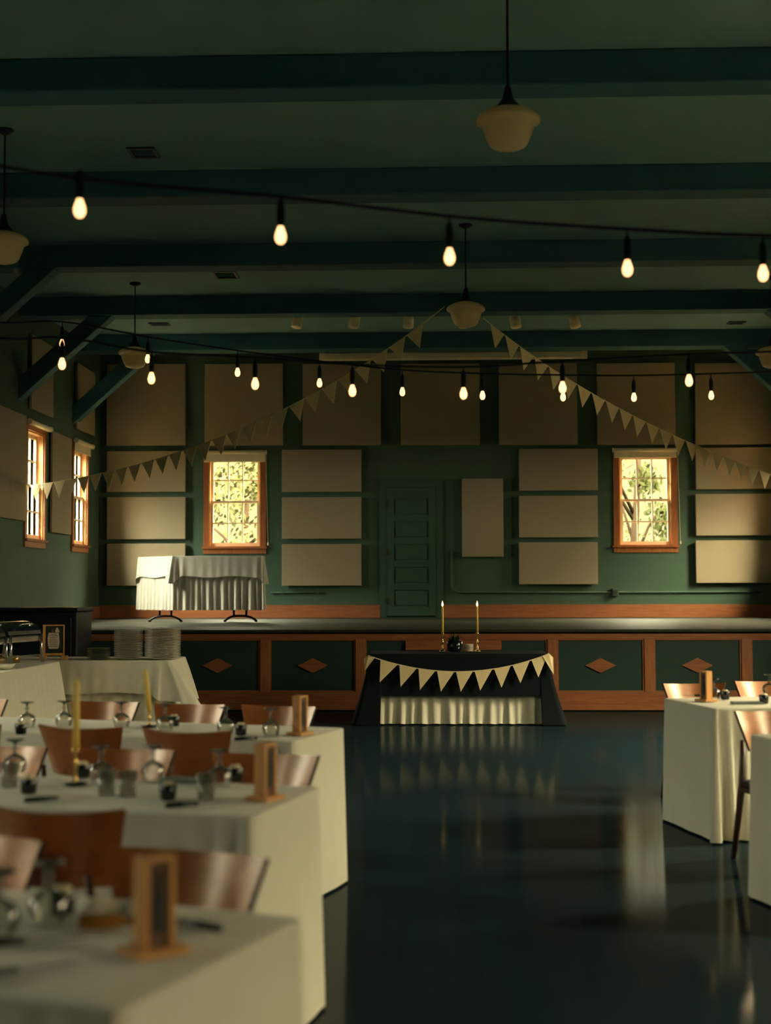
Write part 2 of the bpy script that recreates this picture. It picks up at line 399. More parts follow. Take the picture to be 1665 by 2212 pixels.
for sx, sd in ((-1, 'left'), (1, 'right')):
    for y, t in ((yl1, 'nearer'), (yl2, 'corner')):
        make_window(Vector((sx * XW, y, 0)), (0, 1 if sx > 0 else -1, 0), (-sx, 0, 0), 0.86, WZ0, WZ1, label='bright %s window of the stage on the %s side wall' % (t, sd))
    for i, (y, a, c, ww) in enumerate([(*q, HALLW) for q in HALL] if sx > 0 else HALL_L):
        make_window(Vector((sx * XW, y, 0)), (0, 1 if sx > 0 else -1, 0), (-sx, 0, 0), ww, a, c,
                    label='tall hall window on the %s wall, %s from the viewer\'s end' % (sd, ['first', 'second', 'third', 'fourth', 'fifth'][i]))

# roller blinds
def roller_blind(org, ax, inn, w, z, drop, label, chain=True):
    ax = Vector(ax); inn = Vector(inn)
    root = thing('roller_blind', label, 'blind', group='roller blinds over the stage windows')
    def P(u, d, zz): v = org + ax * u + inn * d; return Vector((v.x, v.y, zz))
    h = w / 2
    b = MB().tube([P(-h, 0.075, z), P(h, 0.075, z)], 0.034, 14); b.build('hanging_roller', M['cream'], root, True)
    for s in (-1, 1): MB().tube([P(s * (h + 0.002), 0.075, z), P(s * (h + 0.012), 0.075, z)], 0.042, 12).build('bracket', M['white_metal'], root)
    vs = [P(-h + .02, 0.048, z), P(h - .02, 0.048, z), P(h - .02, 0.048, z - drop), P(-h + .02, 0.048, z - drop)]
    MB().prism(vs, inn * 0.003).build('fabric', M['cream'], root)
    MB().tube([P(-h + .02, 0.05, z - drop), P(h - .02, 0.05, z - drop)], 0.009, 8).build('hem_bar', M['cream'], root)
    if chain:
        q = MB().tube([P(h - 0.005, 0.06, z), P(h + 0.015, 0.05, z - 0.8), P(h + 0.03, 0.03, z - 1.53)], 0.0035, 6)
        cd = q.build('pull_cord', M['cream'], root)
        MB().lathe([(0.012, 0), (0.013, 0.045), (0.004, 0.05)], 10, P(h + 0.03, 0.03, z - 1.58)).build('toggle', M['white_metal'], cd)
    return root
zb = wy(507, 978, YB).z
roller_blind(Vector((bl, YB, 0)), (1, 0, 0), (0, -1, 0), 1.08, zb, 0.155, 'cream roller blind over the window behind the white stage table')
roller_blind(Vector((brw, YB, 0)), (1, 0, 0), (0, -1, 0), 1.08, zb, 0.12, 'cream roller blind over the back window on the right')
for sx, sd in ((-1, 'left'), (1, 'right')):
    for y, t in ((yl1, 'nearer'), (yl2, 'corner')):
        roller_blind(Vector((sx * XW, y, 0)), (0, 1 if sx > 0 else -1, 0), (-sx, 0, 0), 1.06, 3.80, 0.03 if t == 'nearer' else 0.16, 'rolled up blind over the %s window of the %s stage wall' % (t, sd), False)

# ------------------------------------------------------------------ acoustic panels
def panel_back(x0, x1, y0, y1, label):
    a = wy(x0, y0, YB); c = wy(x1, y1, YB)
    root = thing('acoustic_panel', label, 'wall panel', group='tan acoustic wall panels')
    MB().box((a.x + .05, YB - 0.04, c.z + .05), (c.x - .05, YB - 0.001, a.z - .05)).build('mount_frame', M['panel_core'], root)
    MB().box((a.x, YB - 0.105, c.z), (c.x, YB - 0.041, a.z)).build('fabric_board', M['fabric'], root, bevel=0.006)
up = [(234, 402), (444, 612), (655, 823), (865, 1036), (1076, 1246), (1287, 1457), (1498, 1668)]
for i, (a, c) in enumerate(up):
    panel_back(a, c, 789 - i * .4, 963 - i * .4, 'tall tan acoustic panel, %s of the seven atop the back wall' % ['leftmost', 'second from left', 'third from left', 'middle one', 'third from right', 'second from right', 'rightmost'][i])
for nm, x0, x1, rows in (('in the left corner column', 234, 402, ((976, 1063), (1075, 1165), (1175, 1265))), ('right of the left back window', 610, 781, ((973, 1063), (1075, 1164), (1176, 1265))),
                         ('left of the right back window', 1120, 1290, ((971, 1060), (1072, 1161), (1172, 1262))), ('in the right corner column', 1500, 1668, ((968, 1057), (1068, 1157), (1168, 1259)))):
    for (y0, y1), w in zip(rows, ('upper', 'middle', 'bottom')):
        panel_back(x0, x1, y0, y1, 'wide tan acoustic panel %s, %s of its three' % (nm, w))
panel_back(997, 1087, 1035, 1203, 'single upright tan acoustic panel beside the green door')
def panel_side(sx, y0, y1, z0, z1, label):
    root = thing('acoustic_panel', label, 'wall panel', group='tan acoustic wall panels')
    def bx(d0, d1, i): return MB().box((min(sx * (XW - d0), sx * (XW - d1)), y0 + i, z0 + i), (max(sx * (XW - d0), sx * (XW - d1)), y1 - i, z1 - i))
    bx(0.001, 0.02, 0.05).build('mount_frame', M['panel_core'], root)
    bx(0.021, 0.06, 0).build('fabric_board', M['fabric'], root, bevel=0.006)
for sx, sd in ((-1, 'left'), (1, 'right')):
    panel_side(sx, 19.68, 20.81, 4.00, 5.05, 'tan acoustic panel above the nearer %s stage window' % sd)
    panel_side(sx, 22.21, 23.37, 4.00, 5.05, 'tan acoustic panel above the corner %s stage window' % sd)
    panel_side(sx, 20.80, 21.90, 2.30, 3.80, 'tan acoustic panel between the two %s stage windows' % sd)
    panel_side(sx, 17.7, 19.44, 2.40, 3.86, 'tan acoustic panel on the %s wall before the nearer stage window' % sd)

# ------------------------------------------------------------------ door in the back wall
dl = wy(836, 1335, YB); dr = wy(942, 1335, YB); dt = wy(890, 1053, YB).z
root = thing('door_1', 'dark green five-panel door at the middle of the stage wall', 'door', kind='structure')
b = MB()
for s, x in ((-1, dl.x), (1, dr.x)): b.box((min(x, x + s * .12), YB - .03, SZ), (max(x, x + s * .12), YB - .001, dt + .12))
b.box((dl.x, YB - .03, dt), (dr.x, YB - .001, dt + .12)); b.box((dl.x - .15, YB - .05, dt + .12), (dr.x + .15, YB - .001, dt + .17))
b.build('door_frame', M['door'], root)
leaf = MB(); leaf.box((dl.x + .004, YB - .022, SZ + .03), (dr.x - .004, YB - .008, dt - .004))
n5 = 5; zz0 = SZ + .18; stp = (dt - .09 - zz0) / n5
xs0, xs1 = dl.x + .12, dr.x - .12
leaf.box((dl.x + .004, YB - .04, SZ + .03), (xs0, YB - .022, dt - .004)); leaf.box((xs1, YB - .04, SZ + .03), (dr.x - .004, YB - .022, dt - .004))
leaf.box((xs0, YB - .04, SZ + .03), (xs1, YB - .022, zz0))
for k in range(n5):
    leaf.box((xs0, YB - .04, zz0 + stp * (k + 1) - .10), (xs1, YB - .022, zz0 + stp * (k + 1) if k < 4 else dt - .004))
    leaf.box((xs0 + .03, YB - .034, zz0 + stp * k + .03), (xs1 - .03, YB - .022, zz0 + stp * (k + 1) - .13))
lo = leaf.build('door_leaf', M['door'], root, bevel=0.004)
for py in (1089, 1193, 1298):
    p = wy(831, py, YB); MB().box((dl.x - .004, YB - .052, p.z - .055), (dl.x + .012, YB - .0405, p.z + .055)).build('hinge', M['brass'], lo)
for px in (873, 902):
    p = wy(px, 1157, YB); MB().tube([(p.x, YB - .041, p.z - .02), (p.x, YB - .07, p.z), (p.x, YB - .041, p.z + .03)], .004, 6).build('coat_hook', M['steel'], lo)

# baseboards, conduit
for nm, x0, x1 in (('baseboard_left', -XW, dl.x - .12), ('baseboard_right', dr.x + .12, XW)):
    o = MB().box((x0, YB - .03, SZ + .001), (x1, YB - .001, SZ + .215)).box((x0, YB - .05, SZ + .001), (x1, YB - .03, SZ + .03)).build(nm, M['stage_wood'])
    struct(o, 'reddish wooden baseboard along the stage wall, %s of the door' % ('left' if 'left' in nm else 'right'), 'baseboard')
o = MB().box((-XW + .001, SY + .05, SZ + .001), (-XW + .03, YB - .06, SZ + .2)).build('baseboard_side', M['stage_wood'])
struct(o, 'reddish wooden baseboard along the left wall of the stage', 'baseboard')
pc = wy(1328, 1279, YB); pa = wy(975, 1190, YB); pe = wy(1640, 1279, YB)
root = thing('conduit', 'green painted pipe with an outlet box running along the back wall', 'pipe')
pts = [Vector((pa.x, YB - .025, pa.z)), Vector((pa.x, YB - .025, pc.z + .12)), Vector((pa.x + .03, YB - .025, pc.z + .04)), Vector((pa.x + .12, YB - .025, pc.z)), Vector((pe.x, YB - .025, pc.z))]
MB().tube(pts, 0.014, 8).build('pipe', M['wall'], root, True)
MB().box((pc.x - .05, YB - .075, pc.z - .065), (pc.x + .05, YB - .004, pc.z + .065)).build('outlet_box', M['wall'], root, bevel=.006)
MB().box((pc.x - .03, YB - .082, pc.z - .04), (pc.x + .03, YB - .0755, pc.z + .04)).build('socket_plate', M['vent'], root)
q0, q1 = wy(585, 1280, YB), wy(700, 1281, YB)
root = thing('conduit', 'thin green pipe low on the wall beside the white stage table', 'pipe')
MB().tube([(q0.x, YB - .025, q0.z), (q1.x, YB - .025, q0.z)], 0.012, 8).build('pipe', M['wall'], root, True)
for q in (q0.x + .2, q1.x - .1): MB().box((q - .015, YB - .04, q0.z - .02), (q + .015, YB - .001, q0.z + .02)).build('mount_clip', M['wall'], root)

# ------------------------------------------------------------------ stage
st = thing('stage', 'raised wooden stage with green diamond panels across the back of the hall', 'stage', kind='structure')
MB().box((-XW + .001, SY + .03, SZ - .05), (XW - .001, YB - .001, SZ)).box((-XW + .001, SY - .03, SZ - .035), (XW - .001, SY + .03, SZ)).build('deck', M['deck'], st, bevel=.01)
zr = wy(1300, 1380, SY).z; zl = wy(1300, 1495, SY).z
MB().box((-XW + .001, SY, zr), (XW - .001, SY + .03, SZ - .052)).build('top_rail', M['stage_wood'], st)
MB().box((-XW + .001, SY - .004, 0.012), (XW - .001, SY + .03, zl)).box((-XW + .001, SY - .02, 0.012), (XW - .001, SY - .004, 0.07)).build('bottom_rail', M['stage_wood'], st)
pitch = (wy(1402, 1430, SY).x - wy(572, 1430, SY).x) / 4.0
x572 = wy(572, 1430, SY).x
posts = [x572 + pitch * k for k in range(-3, 7)]
for k, x in enumerate(posts):
    MB().box((x - .057, SY - .006, zl + .0005), (x + .057, SY + .03, zr - .0005)).build('post', M['stage_post'], st, bevel=.005)
edges = [-XW + .0] + posts + [XW]
for a, c in zip(edges, edges[1:]):
    x0, x1 = a + .058, c - .058
    if x1 - x0 < .1: continue
    po = MB().box((x0, SY + .022, zl), (x1, SY + .034, zr)).build('panel', M['stage_panel'], st)
    b = MB()
    for (u0, u1, v0, v1) in ((x0, x0 + .018, zl, zr), (x1 - .018, x1, zl, zr), (x0 + .018, x1 - .018, zl, zl + .018), (x0 + .018, x1 - .018, zr - .018, zr)):
        b.box((u0, SY + .008, v0 + .0006), (u1, SY + .0215, v1 - .0006))
    b.build('moulding', M['stage_wood'], po)
    if x1 - x0 > .8:
        cx, cz = (x0 + x1) / 2, (zl + zr) / 2
        MB().prism([(cx - .18, SY + .0215, cz), (cx, SY + .0215, cz - .088), (cx + .18, SY + .0215, cz), (cx, SY + .0215, cz + .088)], (0, -.018, 0)).build('diamond', M['stage_wood'], po)
a, c = wy(876, 1384, SY), wy(1083, 1404, SY)
MB().box((a.x, SY - .012, c.z), (c.x, SY - .0005, a.z)).build('board', M['stage_wood'], st)

# ------------------------------------------------------------------ things under the ceiling
def make_pendant(drop):
    t = thing('pendant_lamp', '', 'lamp', group='schoolhouse pendant lamps')
    z = ZC - drop
    MB().lathe([(0.075, 0), (0.075, -.02), (0.02, -.05)], 18).build('canopy', M['black_metal'], t, True)
    MB().tube([(0, 0, -.04), (0, 0, -drop + .16)], .009, 8).build('cord', M['black_metal'], t)
    MB().lathe([(0.02, .20), (.028, .16), (.04, .11), (.085, .055), (.095, .04), (.095, .02)], 24, (0, 0, -drop)).build('fitter', M['black_metal'], t, True)
    k = 1.0
    pr = [(.09, .045), (.10, .04), (.15, .025), (.195, .0), (.215, -.025), (.212, -.045), (.195, -.055), (.178, -.062), (.170, -.085), (.155, -.13), (.135, -.18), (.118, -.205), (.10, -.215), (.06, -.228), (.0001, -.236)]
    MB().shell(pr, 40, (0, 0, -drop)).build('lamp_shade', M['shade_glass'], t, True)
    return t
p1 = wy(1097, 250, 9.3); p2 = wy(1006, 662, 15.55); p3 = wy(8, 513, 12.1); p4 = wy(291, 758, 18.35); p5 = wy(1668, 757, 18.35)
for p, l in ((p1, 'cream glass schoolhouse pendant, largest, nearest and highest in view'), (p2, 'cream glass pendant lamp from which the flag garlands hang'),
             (p3, 'cream glass pendant cut by the left edge below the ceiling'), (p4, 'cream glass pendant by the left string of bulbs'), (p5, 'cream glass pendant at the right edge near the corner')):
    t = make_pendant(ZC - p.z); t.location = (p.x, p.y, ZC); t['label'] = l
# spot cans behind the fourth beam
for i, px in enumerate((642, 765, 882, 1000, 1113, 1241)):
    p = wy(px, 694, 20.3)
    t = thing('spot_lamp', 'cream spot can under the ceiling, %s in its row' % ['leftmost', 'second from left', 'third from left', 'hidden partly behind the middle pendant', 'just right of the middle pendant', 'rightmost'][i], 'spotlight', (p.x, p.y, p.z), 0, 'row of ceiling spot cans')
    tl = (px - 940) / 300 * 0.16
    MB().tube([(-tl * .09, .02, .085), (tl * .09, -.02, -.085)], .078, 20).build('can', M['white_metal'], t, True)
    MB().tube([(-tl * .09, .02, .085), (-tl * .13, .025, .14), (-tl * .13, .03, ZC - p.z)], .012, 8).build('mount_stem', M['black_metal'], t)
# projection screen housing
a, c = wy(690, 764, 22.75), wy(1268, 779, 22.75)
t = thing('projection_screen', 'long cream rolled screen case hung before the top of the back wall', 'projection screen')
MB().box((a.x, 22.69, a.z - .115), (c.x, 22.81, a.z)).build('hanging_case', M['screen_case'], t, bevel=.02)
for x in (a.x + .05, c.x - .05): MB().box((x - .05, 22.685, a.z - .118), (x + .05, 22.815, a.z + .003)).build('end_cap', M['white_metal'], t, bevel=.01)
for x in (a.x + .5, c.x - .5): MB().tube([(x, 22.75, a.z), (x, 22.75, ZC)], .006, 6).build('rod', M['black_metal'], t)
# ceiling vents and small dark boxes on the ceiling
for px, py, w, d, l in ((487, 592, .30, .42, 'square dark vent in the ceiling between third and fourth beam'), (344, 699, .30, .2, 'small dark vent in the ceiling at upper left'),
                        (1590, 696, .26, .2, 'small dark vent in the ceiling at upper right'), (310, 328, .26, .3, 'dark vent in the ceiling between first and second beam')):
    p = gp(px, py, ZC)
    t = thing('ceiling_vent', l, 'vent', (p.x, p.y, ZC), 0, 'ceiling vents')
    b = MB().box((-w / 2, -d / 2, -.02), (w / 2, -d / 2 + .03, -.001)).box((-w / 2, d / 2 - .03, -.02), (w / 2, d / 2, -.001)).box((-w / 2, -d / 2 + .03, -.02), (-w / 2 + .03, d / 2 - .03, -.001)).box((w / 2 - .03, -d / 2 + .03, -.02), (w / 2, d / 2 - .03, -.001))
    b.build('vent_frame', M['vent'], t)
    b = MB()
    n = 6
    for k in range(n):
        y = -d / 2 + .04 + (d - .08) * k / (n - 1)
        b.prism([(-w / 2 + .03, y - .012, -.018), (-w / 2 + .03, y + .012, -.006), (-w / 2 + .03, y + .014, -.008), (-w / 2 + .03, y - .010, -.02)], (w - .06, 0, 0))
    b.build('louvre', M['beam'], t)

# string lights
def bulb_profile():
    return [(.010, -.018), (.012, -.026), (.017, -.038), (.0205, -.052), (.0205, -.062), (.017, -.074), (.010, -.082), (.0001, -.085)]
def string_lights(bulbs, cable, label):
    t = thing('string_lights', label, 'string lights', group='strings of bare bulbs across the hall')
    MB().tube(cable, .0065, 6).build('cord', M['cable'], t, True)
    for (p, tl) in bulbs:
        s = MB()
        top = None
        # cable height above this bulb
        for u, v in zip(cable, cable[1:]):
            if min(u.x, v.x) - 1e-6 <= p.x <= max(u.x, v.x) + 1e-6 and abs(v.x - u.x) > 1e-6:
                k = (p.x - u.x) / (v.x - u.x); top = u.lerp(v, k); break
        if top is None: top = p + Vector((0, 0, .2))
        s.tube([top, p + Vector((0, 0, .075))], .004, 6)
        s.lathe([(.006, .085), (.014, .065), (.016, .02), (.012, -.018)], 14, p)
        so = s.build('socket', M['cable'], t, True)
        MB().lathe(bulb_profile(), 16, p).build('bulb', M['bulb'], so, True)
def smooth_path(pts, n=8):
    out = []
    P = [pts[0]] + pts + [pts[-1]]
    for i in range(1, len(P) - 2):
        a, b_, c, d = P[i - 1], P[i], P[i + 1], P[i + 2]
        for k in range(n):
            t = k / n
            out.append(0.5 * ((2 * b_) + (c - a) * t + (2 * a - 5 * b_ + 4 * c - d) * t * t + (3 * b_ - a - 3 * c + d) * t ** 3))
    out.append(pts[-1]); return out
def at_depth(px, py, y): return wy(px, py, y)
UP = Vector((0, 0, .054))
A = [at_depth(172, 452, 4.84) + UP, at_depth(606, 510, 5.2) + UP, at_depth(971, 556, 5.54) + UP, at_depth(1355, 581, 5.74) + UP, at_depth(1648, 592, 5.84) + UP]
cabA = [Vector((-XW + .05, 3.2, 3.75)), at_depth(-600, 230, 4.2), at_depth(-200, 320, 4.5), at_depth(172, 385, 4.84), at_depth(606, 425, 5.2), at_depth(1000, 470, 5.54), at_depth(1355, 495, 5.74), at_depth(1665, 510, 5.84), at_depth(1960, 512, 5.95), at_depth(2400, 500, 6.2), Vector((XW - .05, 7.0, 3.5))]
string_lights([(p, 0) for p in A], smooth_path(cabA), 'nearest string of five larger blurred bulbs under the ceiling')
B = [(134, 787), (327, 818), (551, 830), (761, 845), (1001, 851), (1215, 838), (1488, 823)]
Bp = [at_depth(x, y, 8.1) + UP for x, y in B]
cabB = [Vector((-XW + .05, 8.1, 3.5)), at_depth(-120, 715, 8.1)] + [at_depth(x, y - 58, 8.1) for x, y in B] + [at_depth(1720, 757, 8.1), at_depth(1960, 735, 8.1), Vector((XW - .05, 8.1, 3.5))]
string_lights([(p, 0) for p in Bp], smooth_path(cabB), 'middle string of seven glowing bulbs crossing before the back wall')
Cc = [(134, 743), (319, 776), (513, 805), (690, 828), (869, 847), (1042, 855), (1216, 858), (1369, 859), (1536, 855)]
Cp = [at_depth(x, y, 10.8) + UP for x, y in Cc]
cabC = [Vector((-XW + .05, 10.8, 3.9)), at_depth(-80, 690, 10.8)] + [at_depth(x, y - 48, 10.8) for x, y in Cc] + [at_depth(1720, 800, 10.8), at_depth(1960, 780, 10.8), Vector((XW - .05, 10.8, 3.3))]
string_lights([(p, 0) for p in Cp], smooth_path(cabC), 'farthest string of nine smaller glowing bulbs before the back wall')

# flag garlands
def garland(path, n, w, h, s0, label, name_group):
    """path: function 0..1 -> point"""
    t = thing('bunting', label, 'bunting', group=name_group)
    N = 90
    pts = [path(k / N) for k in range(N + 1)]
    MB().tube(pts, .005, 6).build('cord', M['burlap'], t)
    L = [0]
    for a, b_ in zip(pts, pts[1:]): L.append(L[-1] + (b_ - a).length)
    def at(s):
        for i in range(N):
            if L[i + 1] >= s: return pts[i].lerp(pts[i + 1], (s - L[i]) / (L[i + 1] - L[i]))
        return pts[-1]
    step = (L[-1] - s0) / n
    for k in range(n):
        a = at(s0 + step * k + step * .02); c = at(min(L[-1], s0 + step * k + step * .95))
        d = (c - a).normalized(); hor = Vector((d.x, d.y, 0)).normalized(); nrm = Vector((-hor.y, hor.x, 0))
        down = Vector((0, 0, -1))
        perp = (down - d * down.dot(d)).normalized()
        hang = (perp * .55 + down * .45).normalized()
        tip = (a + c) / 2 + hang * h + nrm * random.uniform(-.02, .02) + hor * random.uniform(-.012, .012)
        off = nrm * .003
        MB().prism([a, c, tip], off).build('flag', M['burlap'], t)
    return t
top2 = Vector((p2.x, p2.y, p2.z))
Lw = wx(46, 1050, -XW + .03); Lw.y = min(Lw.y, 19.9)
def quad_path(a, m, c):
    # through a (0), m (0.5), c (1)
    def f(t):
        return a * (2 * (t - .5) * (t - 1)) + m * (-4 * t * (t - 1)) + c * (2 * t * (t - .5))
    return f
La = Vector((p2.x - .235, p2.y, p2.z - .0))
Lm = wy(506, 932, 17.3); Le = wy(47, 1049, 19.75); Le.x = max(Le.x, -XW + .03)
garland(quad_path(La, Lm, Le), 27, .2, .225, .32, 'cream burlap flag garland from the middle pendant down to the left wall', 'burlap flag garlands')
Ra = Vector((p2.x + .19, p2.y, p2.z - .13))
Rm = wy(1352, 890, 17.2); Rr = wy(1690, 1034, 19.3)
garland(quad_path(Ra, Rm, Rr), 22, .2, .225, .12, 'cream burlap flag garland from the middle pendant down to the right wall', 'burlap flag garlands')

# ------------------------------------------------------------------ cloths and skirts
def drape(corners, z, drop, mats, name, parent=None, flare=.012, fold=None, res=.02, rnd=.03, zmin=.008):
    """cloth over a table top. corners: four 2d points counter-clockwise; drop(side, u, s) -> hem height z; fold(side, u) -> (amplitude, wavelength)"""
    cs = [Vector((c[0], c[1])) for c in corners]
    cen = sum(cs, Vector((0, 0))) / 4
    per = []
    for i in range(4):
        a, b_ = cs[i], cs[(i + 1) % 4]; L = (b_ - a).length; d = (b_ - a) / L; nrm = Vector((d.y, -d.x))
        n = max(6, int(L / res))
        for k in range(n):
            s = rnd + (L - 2 * rnd) * k / n
            per.append((a + d * s, nrm, i, s, L))
        nd = (cs[(i + 2) % 4] - b_).normalized(); nn = Vector((nd.y, -nd.x))
        cc = b_ - d * rnd + nd * rnd
        for k in range(7):
            t = k / 7.0; ang = t * math.pi / 2
            v = (nrm * math.cos(ang) + nn * math.sin(ang))
            per.append((cc + v * rnd, v, i, L, L) if t < .5 else (cc + v * rnd, v, (i + 1) % 4, 0.0, (cs[(i + 2) % 4] - b_).length))
    n = len(per)
    rows = [0, .012, .03, .06, .12, .2, .3, .42, .55, .68, .8, .9, 1.0]
    vs = []; fs = []
    # top: inner rings
    ins = [0.0, .5, .85, 1.0]
    vs.append((cen.x, cen.y, z))
    for q in ins[1:]:
        for p, nr, i, s, L in per:
            pp = cen + (p - nr * .006 - cen) * q
            vs.append((pp.x, pp.y, z + .0012 * math.sin(pp.x * 23 + pp.y * 9) * (q < .99)))
    for k in range(n): fs.append((0, 1 + k, 1 + (k + 1) % n))
    for r in range(2):
        for k in range(n): fs.append((1 + r * n + k, 1 + (r + 1) * n + k, 1 + (r + 1) * n + (k + 1) % n, 1 + r * n + (k + 1) % n))
    base = 1 + 2 * n
    for ri, t in enumerate(rows):
        for k, (p, nr, i, s, L) in enumerate(per):
            hz = drop(i, s, L); am, wl = fold(i, s, L) if fold else (0, 1)
            zz = (z - .003) + (hz - z + .003) * t
            o = flare * t + am * t ** .8 * (1 + math.sin(2 * math.pi * s / wl + i * 1.3 + .6 * math.sin(s * 9 + i))) * .5
            pp = p + nr * (o + .003)
            vs.append((pp.x, pp.y, max(zz, zmin) + (0)))
    for r in range(len(rows)):
        b0 = base + r * n; b1 = b0 + n
        for k in range(n): fs.append((b0 + k, b1 + k, b1 + (k + 1) % n, b0 + (k + 1) % n))
    m = MB(); m.add(vs, fs)
    return m.build(name, mats, parent, True)
def corners_fold(am=.05, wl=.11, reach=.4, flat=.008, sides=None):
    def f(i, s, L):
        e = min(s, L - s)
        k = max(0.0, 1 - e / reach)
        if sides is not None and i not in sides: return (flat, .35)
        return (flat + am * k * k ** .3, wl)
    return f
def table_corners(far, near, dirv, L, right=True):
    d = Vector(dirv).normalized()
    return far, near, d

TZ = 0.763
def rect_from_edge(pfar, pnear, side, length):
    """short end edge seen in the photo; the table runs away from it to `side` (-1 left, +1 right)"""
    e = Vector((pnear[0] - pfar[0], pnear[1] - pfar[1])).normalized()
    ax = Vector((e.y, -e.x)); ax = ax if ax.x * side > 0 else -ax
    f = Vector(pfar[:2]); n = Vector(pnear[:2])
    if side < 0: cs = [n, f, f + ax * length, n + ax * length]
    else: cs = [f, n, n + ax * length, f + ax * length]
    # ensure counter-clockwise
    ar = sum(cs[i].x * cs[(i + 1) % 4].y - cs[(i + 1) % 4].x * cs[i].y for i in range(4))
    if ar < 0: cs = cs[::-1]
    return cs, ax, e
def width_fix(far, ang, w):
    return (far[0] - math.sin(ang) * w, far[1] - math.cos(ang) * w)
tables = {}
def dining_cloth(key, far, ang, w, side, length, label):
    near = width_fix(far, ang, w)
    cs, ax, e = rect_from_edge(far, near, side, length)
    o = drape(cs, TZ, lambda i, s, L: .012, M['cloth'], 'tablecloth', None, .02, corners_fold(.095, .095, .38, .006, sides=[i for i in range(4) if (cs[(i + 1) % 4] - cs[i]).length > 1.0 and -(cs[(i + 1) % 4] - cs[i]).x < 0]))
    tag(o, label, 'tablecloth', 'floor-length cloths over the dining tables')
    tables[key] = (Vector(far), Vector(near), ax, e)
g = gp(657, 1981, TZ); dining_cloth('T1', (g.x, g.y), R(20), .72, -1, 2.44, 'cream floor-length tablecloth on the nearest dining table at left')
g = gp(692, 1699, TZ); dining_cloth('T2', (g.x, g.y), R(13), .68, -1, 2.44, 'cream floor-length tablecloth on the middle left dining table')
g = gp(744, 1572, TZ); dining_cloth('T3', (g.x, g.y), R(17), .66, -1, 2.44, 'cream floor-length tablecloth on the farthest left dining table')
g = gp(1433, 1508, TZ); dining_cloth('R1', (g.x, g.y), R(-12), .78, 1, 2.44, 'grey-cream floor-length tablecloth on the farther table at right')
g = gp(1618, 1586, TZ); dining_cloth('R2', (g.x, g.y), R(-14), .76, 1, 2.44, 'cream floor-length tablecloth on the nearer table at the right edge')

# pleated skirt
def skirt(path, z0, z1, mat_, name, am=.03, wl=.1, parent=None, thick=0.0):
    """path: list of 2d points (open). z0 bottom, z1 top"""
    pts = []
    P = [Vector(p) for p in path]
    s = 0.0
    for a, b_ in zip(P, P[1:]):
        L = (b_ - a).length; n = max(2, int(L / .012)); d = (b_ - a) / L; nr = Vector((d.y, -d.x))
        for k in range(n):
            pts.append((a + d * (L * k / n), nr, s + L * k / n))
        s += L
    pts.append((P[-1], nr, s))
    rows = [0, .03, .15, .35, .6, .85, 1]
    vs = []; fs = []
    n = len(pts)
    for t in rows:
        for p, nr, s in pts:
            ph = 2 * math.pi * (s / wl + .25 * math.sin(s * 5.1) + .12 * math.sin(s * 13 + 1)) + (t ** 2) * .6 * math.sin(s * 7)
            o = am * (.35 + .65 * t) * (.5 + .5 * math.sin(ph)) * (1 + .35 * math.sin(s * 3.7)) + (.012 * t * math.sin(ph * .5))
            q = p + nr * o
            vs.append((q.x, q.y, z1 + (z0 - z1) * t + (.004 * math.sin(ph) if t == 1 else 0)))
    for r in range(len(rows) - 1):
        for k in range(n - 1): fs.append((r * n + k, (r + 1) * n + k, (r + 1) * n + k + 1, r * n + k + 1))
    return MB().add(vs, fs).build(name, mat_, parent, True)

# couple's table in front of the stage ---------------------------------------
sy0 = gp(995, 1568, 0).y                   # front of the skirt on the floor
fl = wy(796, 1415, sy0 + .02); fr = wy(1186, 1411, sy0 + .02)
zt = (fl.z + fr.z) / 2
hemz = wy(990, 1504, sy0).z
h0 = wy(822, 1540, sy0 - .03).x; h1 = wy(1170, 1540, sy0 - .03).x
cs = [Vector((fl.x, sy0 + .06)), Vector((fr.x, sy0 + .06)), Vector((fr.x, sy0 + .82)), Vector((fl.x, sy0 + .82))]
def dropf(i, s, L):
    if i == 0:
        x = fl.x + s
        if h0 < x < h1: return hemz
        return .010
    return .010
def sflare(i, s, L):
    e = min(s, L - s)
    return (.10 * max(0, 1 - e / .30), .20)
def sweet():
    o = drape(cs, zt, dropf, M['black_cloth'], 'tablecloth', None, .03, None, .008)
    # let the corners flare out towards the floor
    me = o.data
    for v in me.vertices:
        t = max(0, (zt - v.co.z) / zt)
        dl_ = max(0, 1 - abs(v.co.x - fl.x) / .35); dr_ = max(0, 1 - abs(v.co.x - fr.x) / .35)
        fx = .16 * t ** 1.4
        if v.co.x < fl.x + .06: v.co.x -= fx * (1 + .1 * math.sin(v.co.y * 20))
        if v.co.x > fr.x - .06: v.co.x += fx * (1 + .1 * math.sin(v.co.y * 20))
        if v.co.y < sy0 + .1 and (v.co.x < h0 or v.co.x > h1): v.co.y -= .05 * t ** 1.5
    tag(o, 'black cloth draped over the small table before the stage', 'tablecloth')
sweet()
o = skirt([(h0 - .02, sy0 + .105), (h1 + .02, sy0 + .105)], .012, hemz + .12, M['cloth'], 'table_skirt', .035, .115)
tag(o, 'white pleated skirt under the black cloth of the table before the stage', 'table skirt')
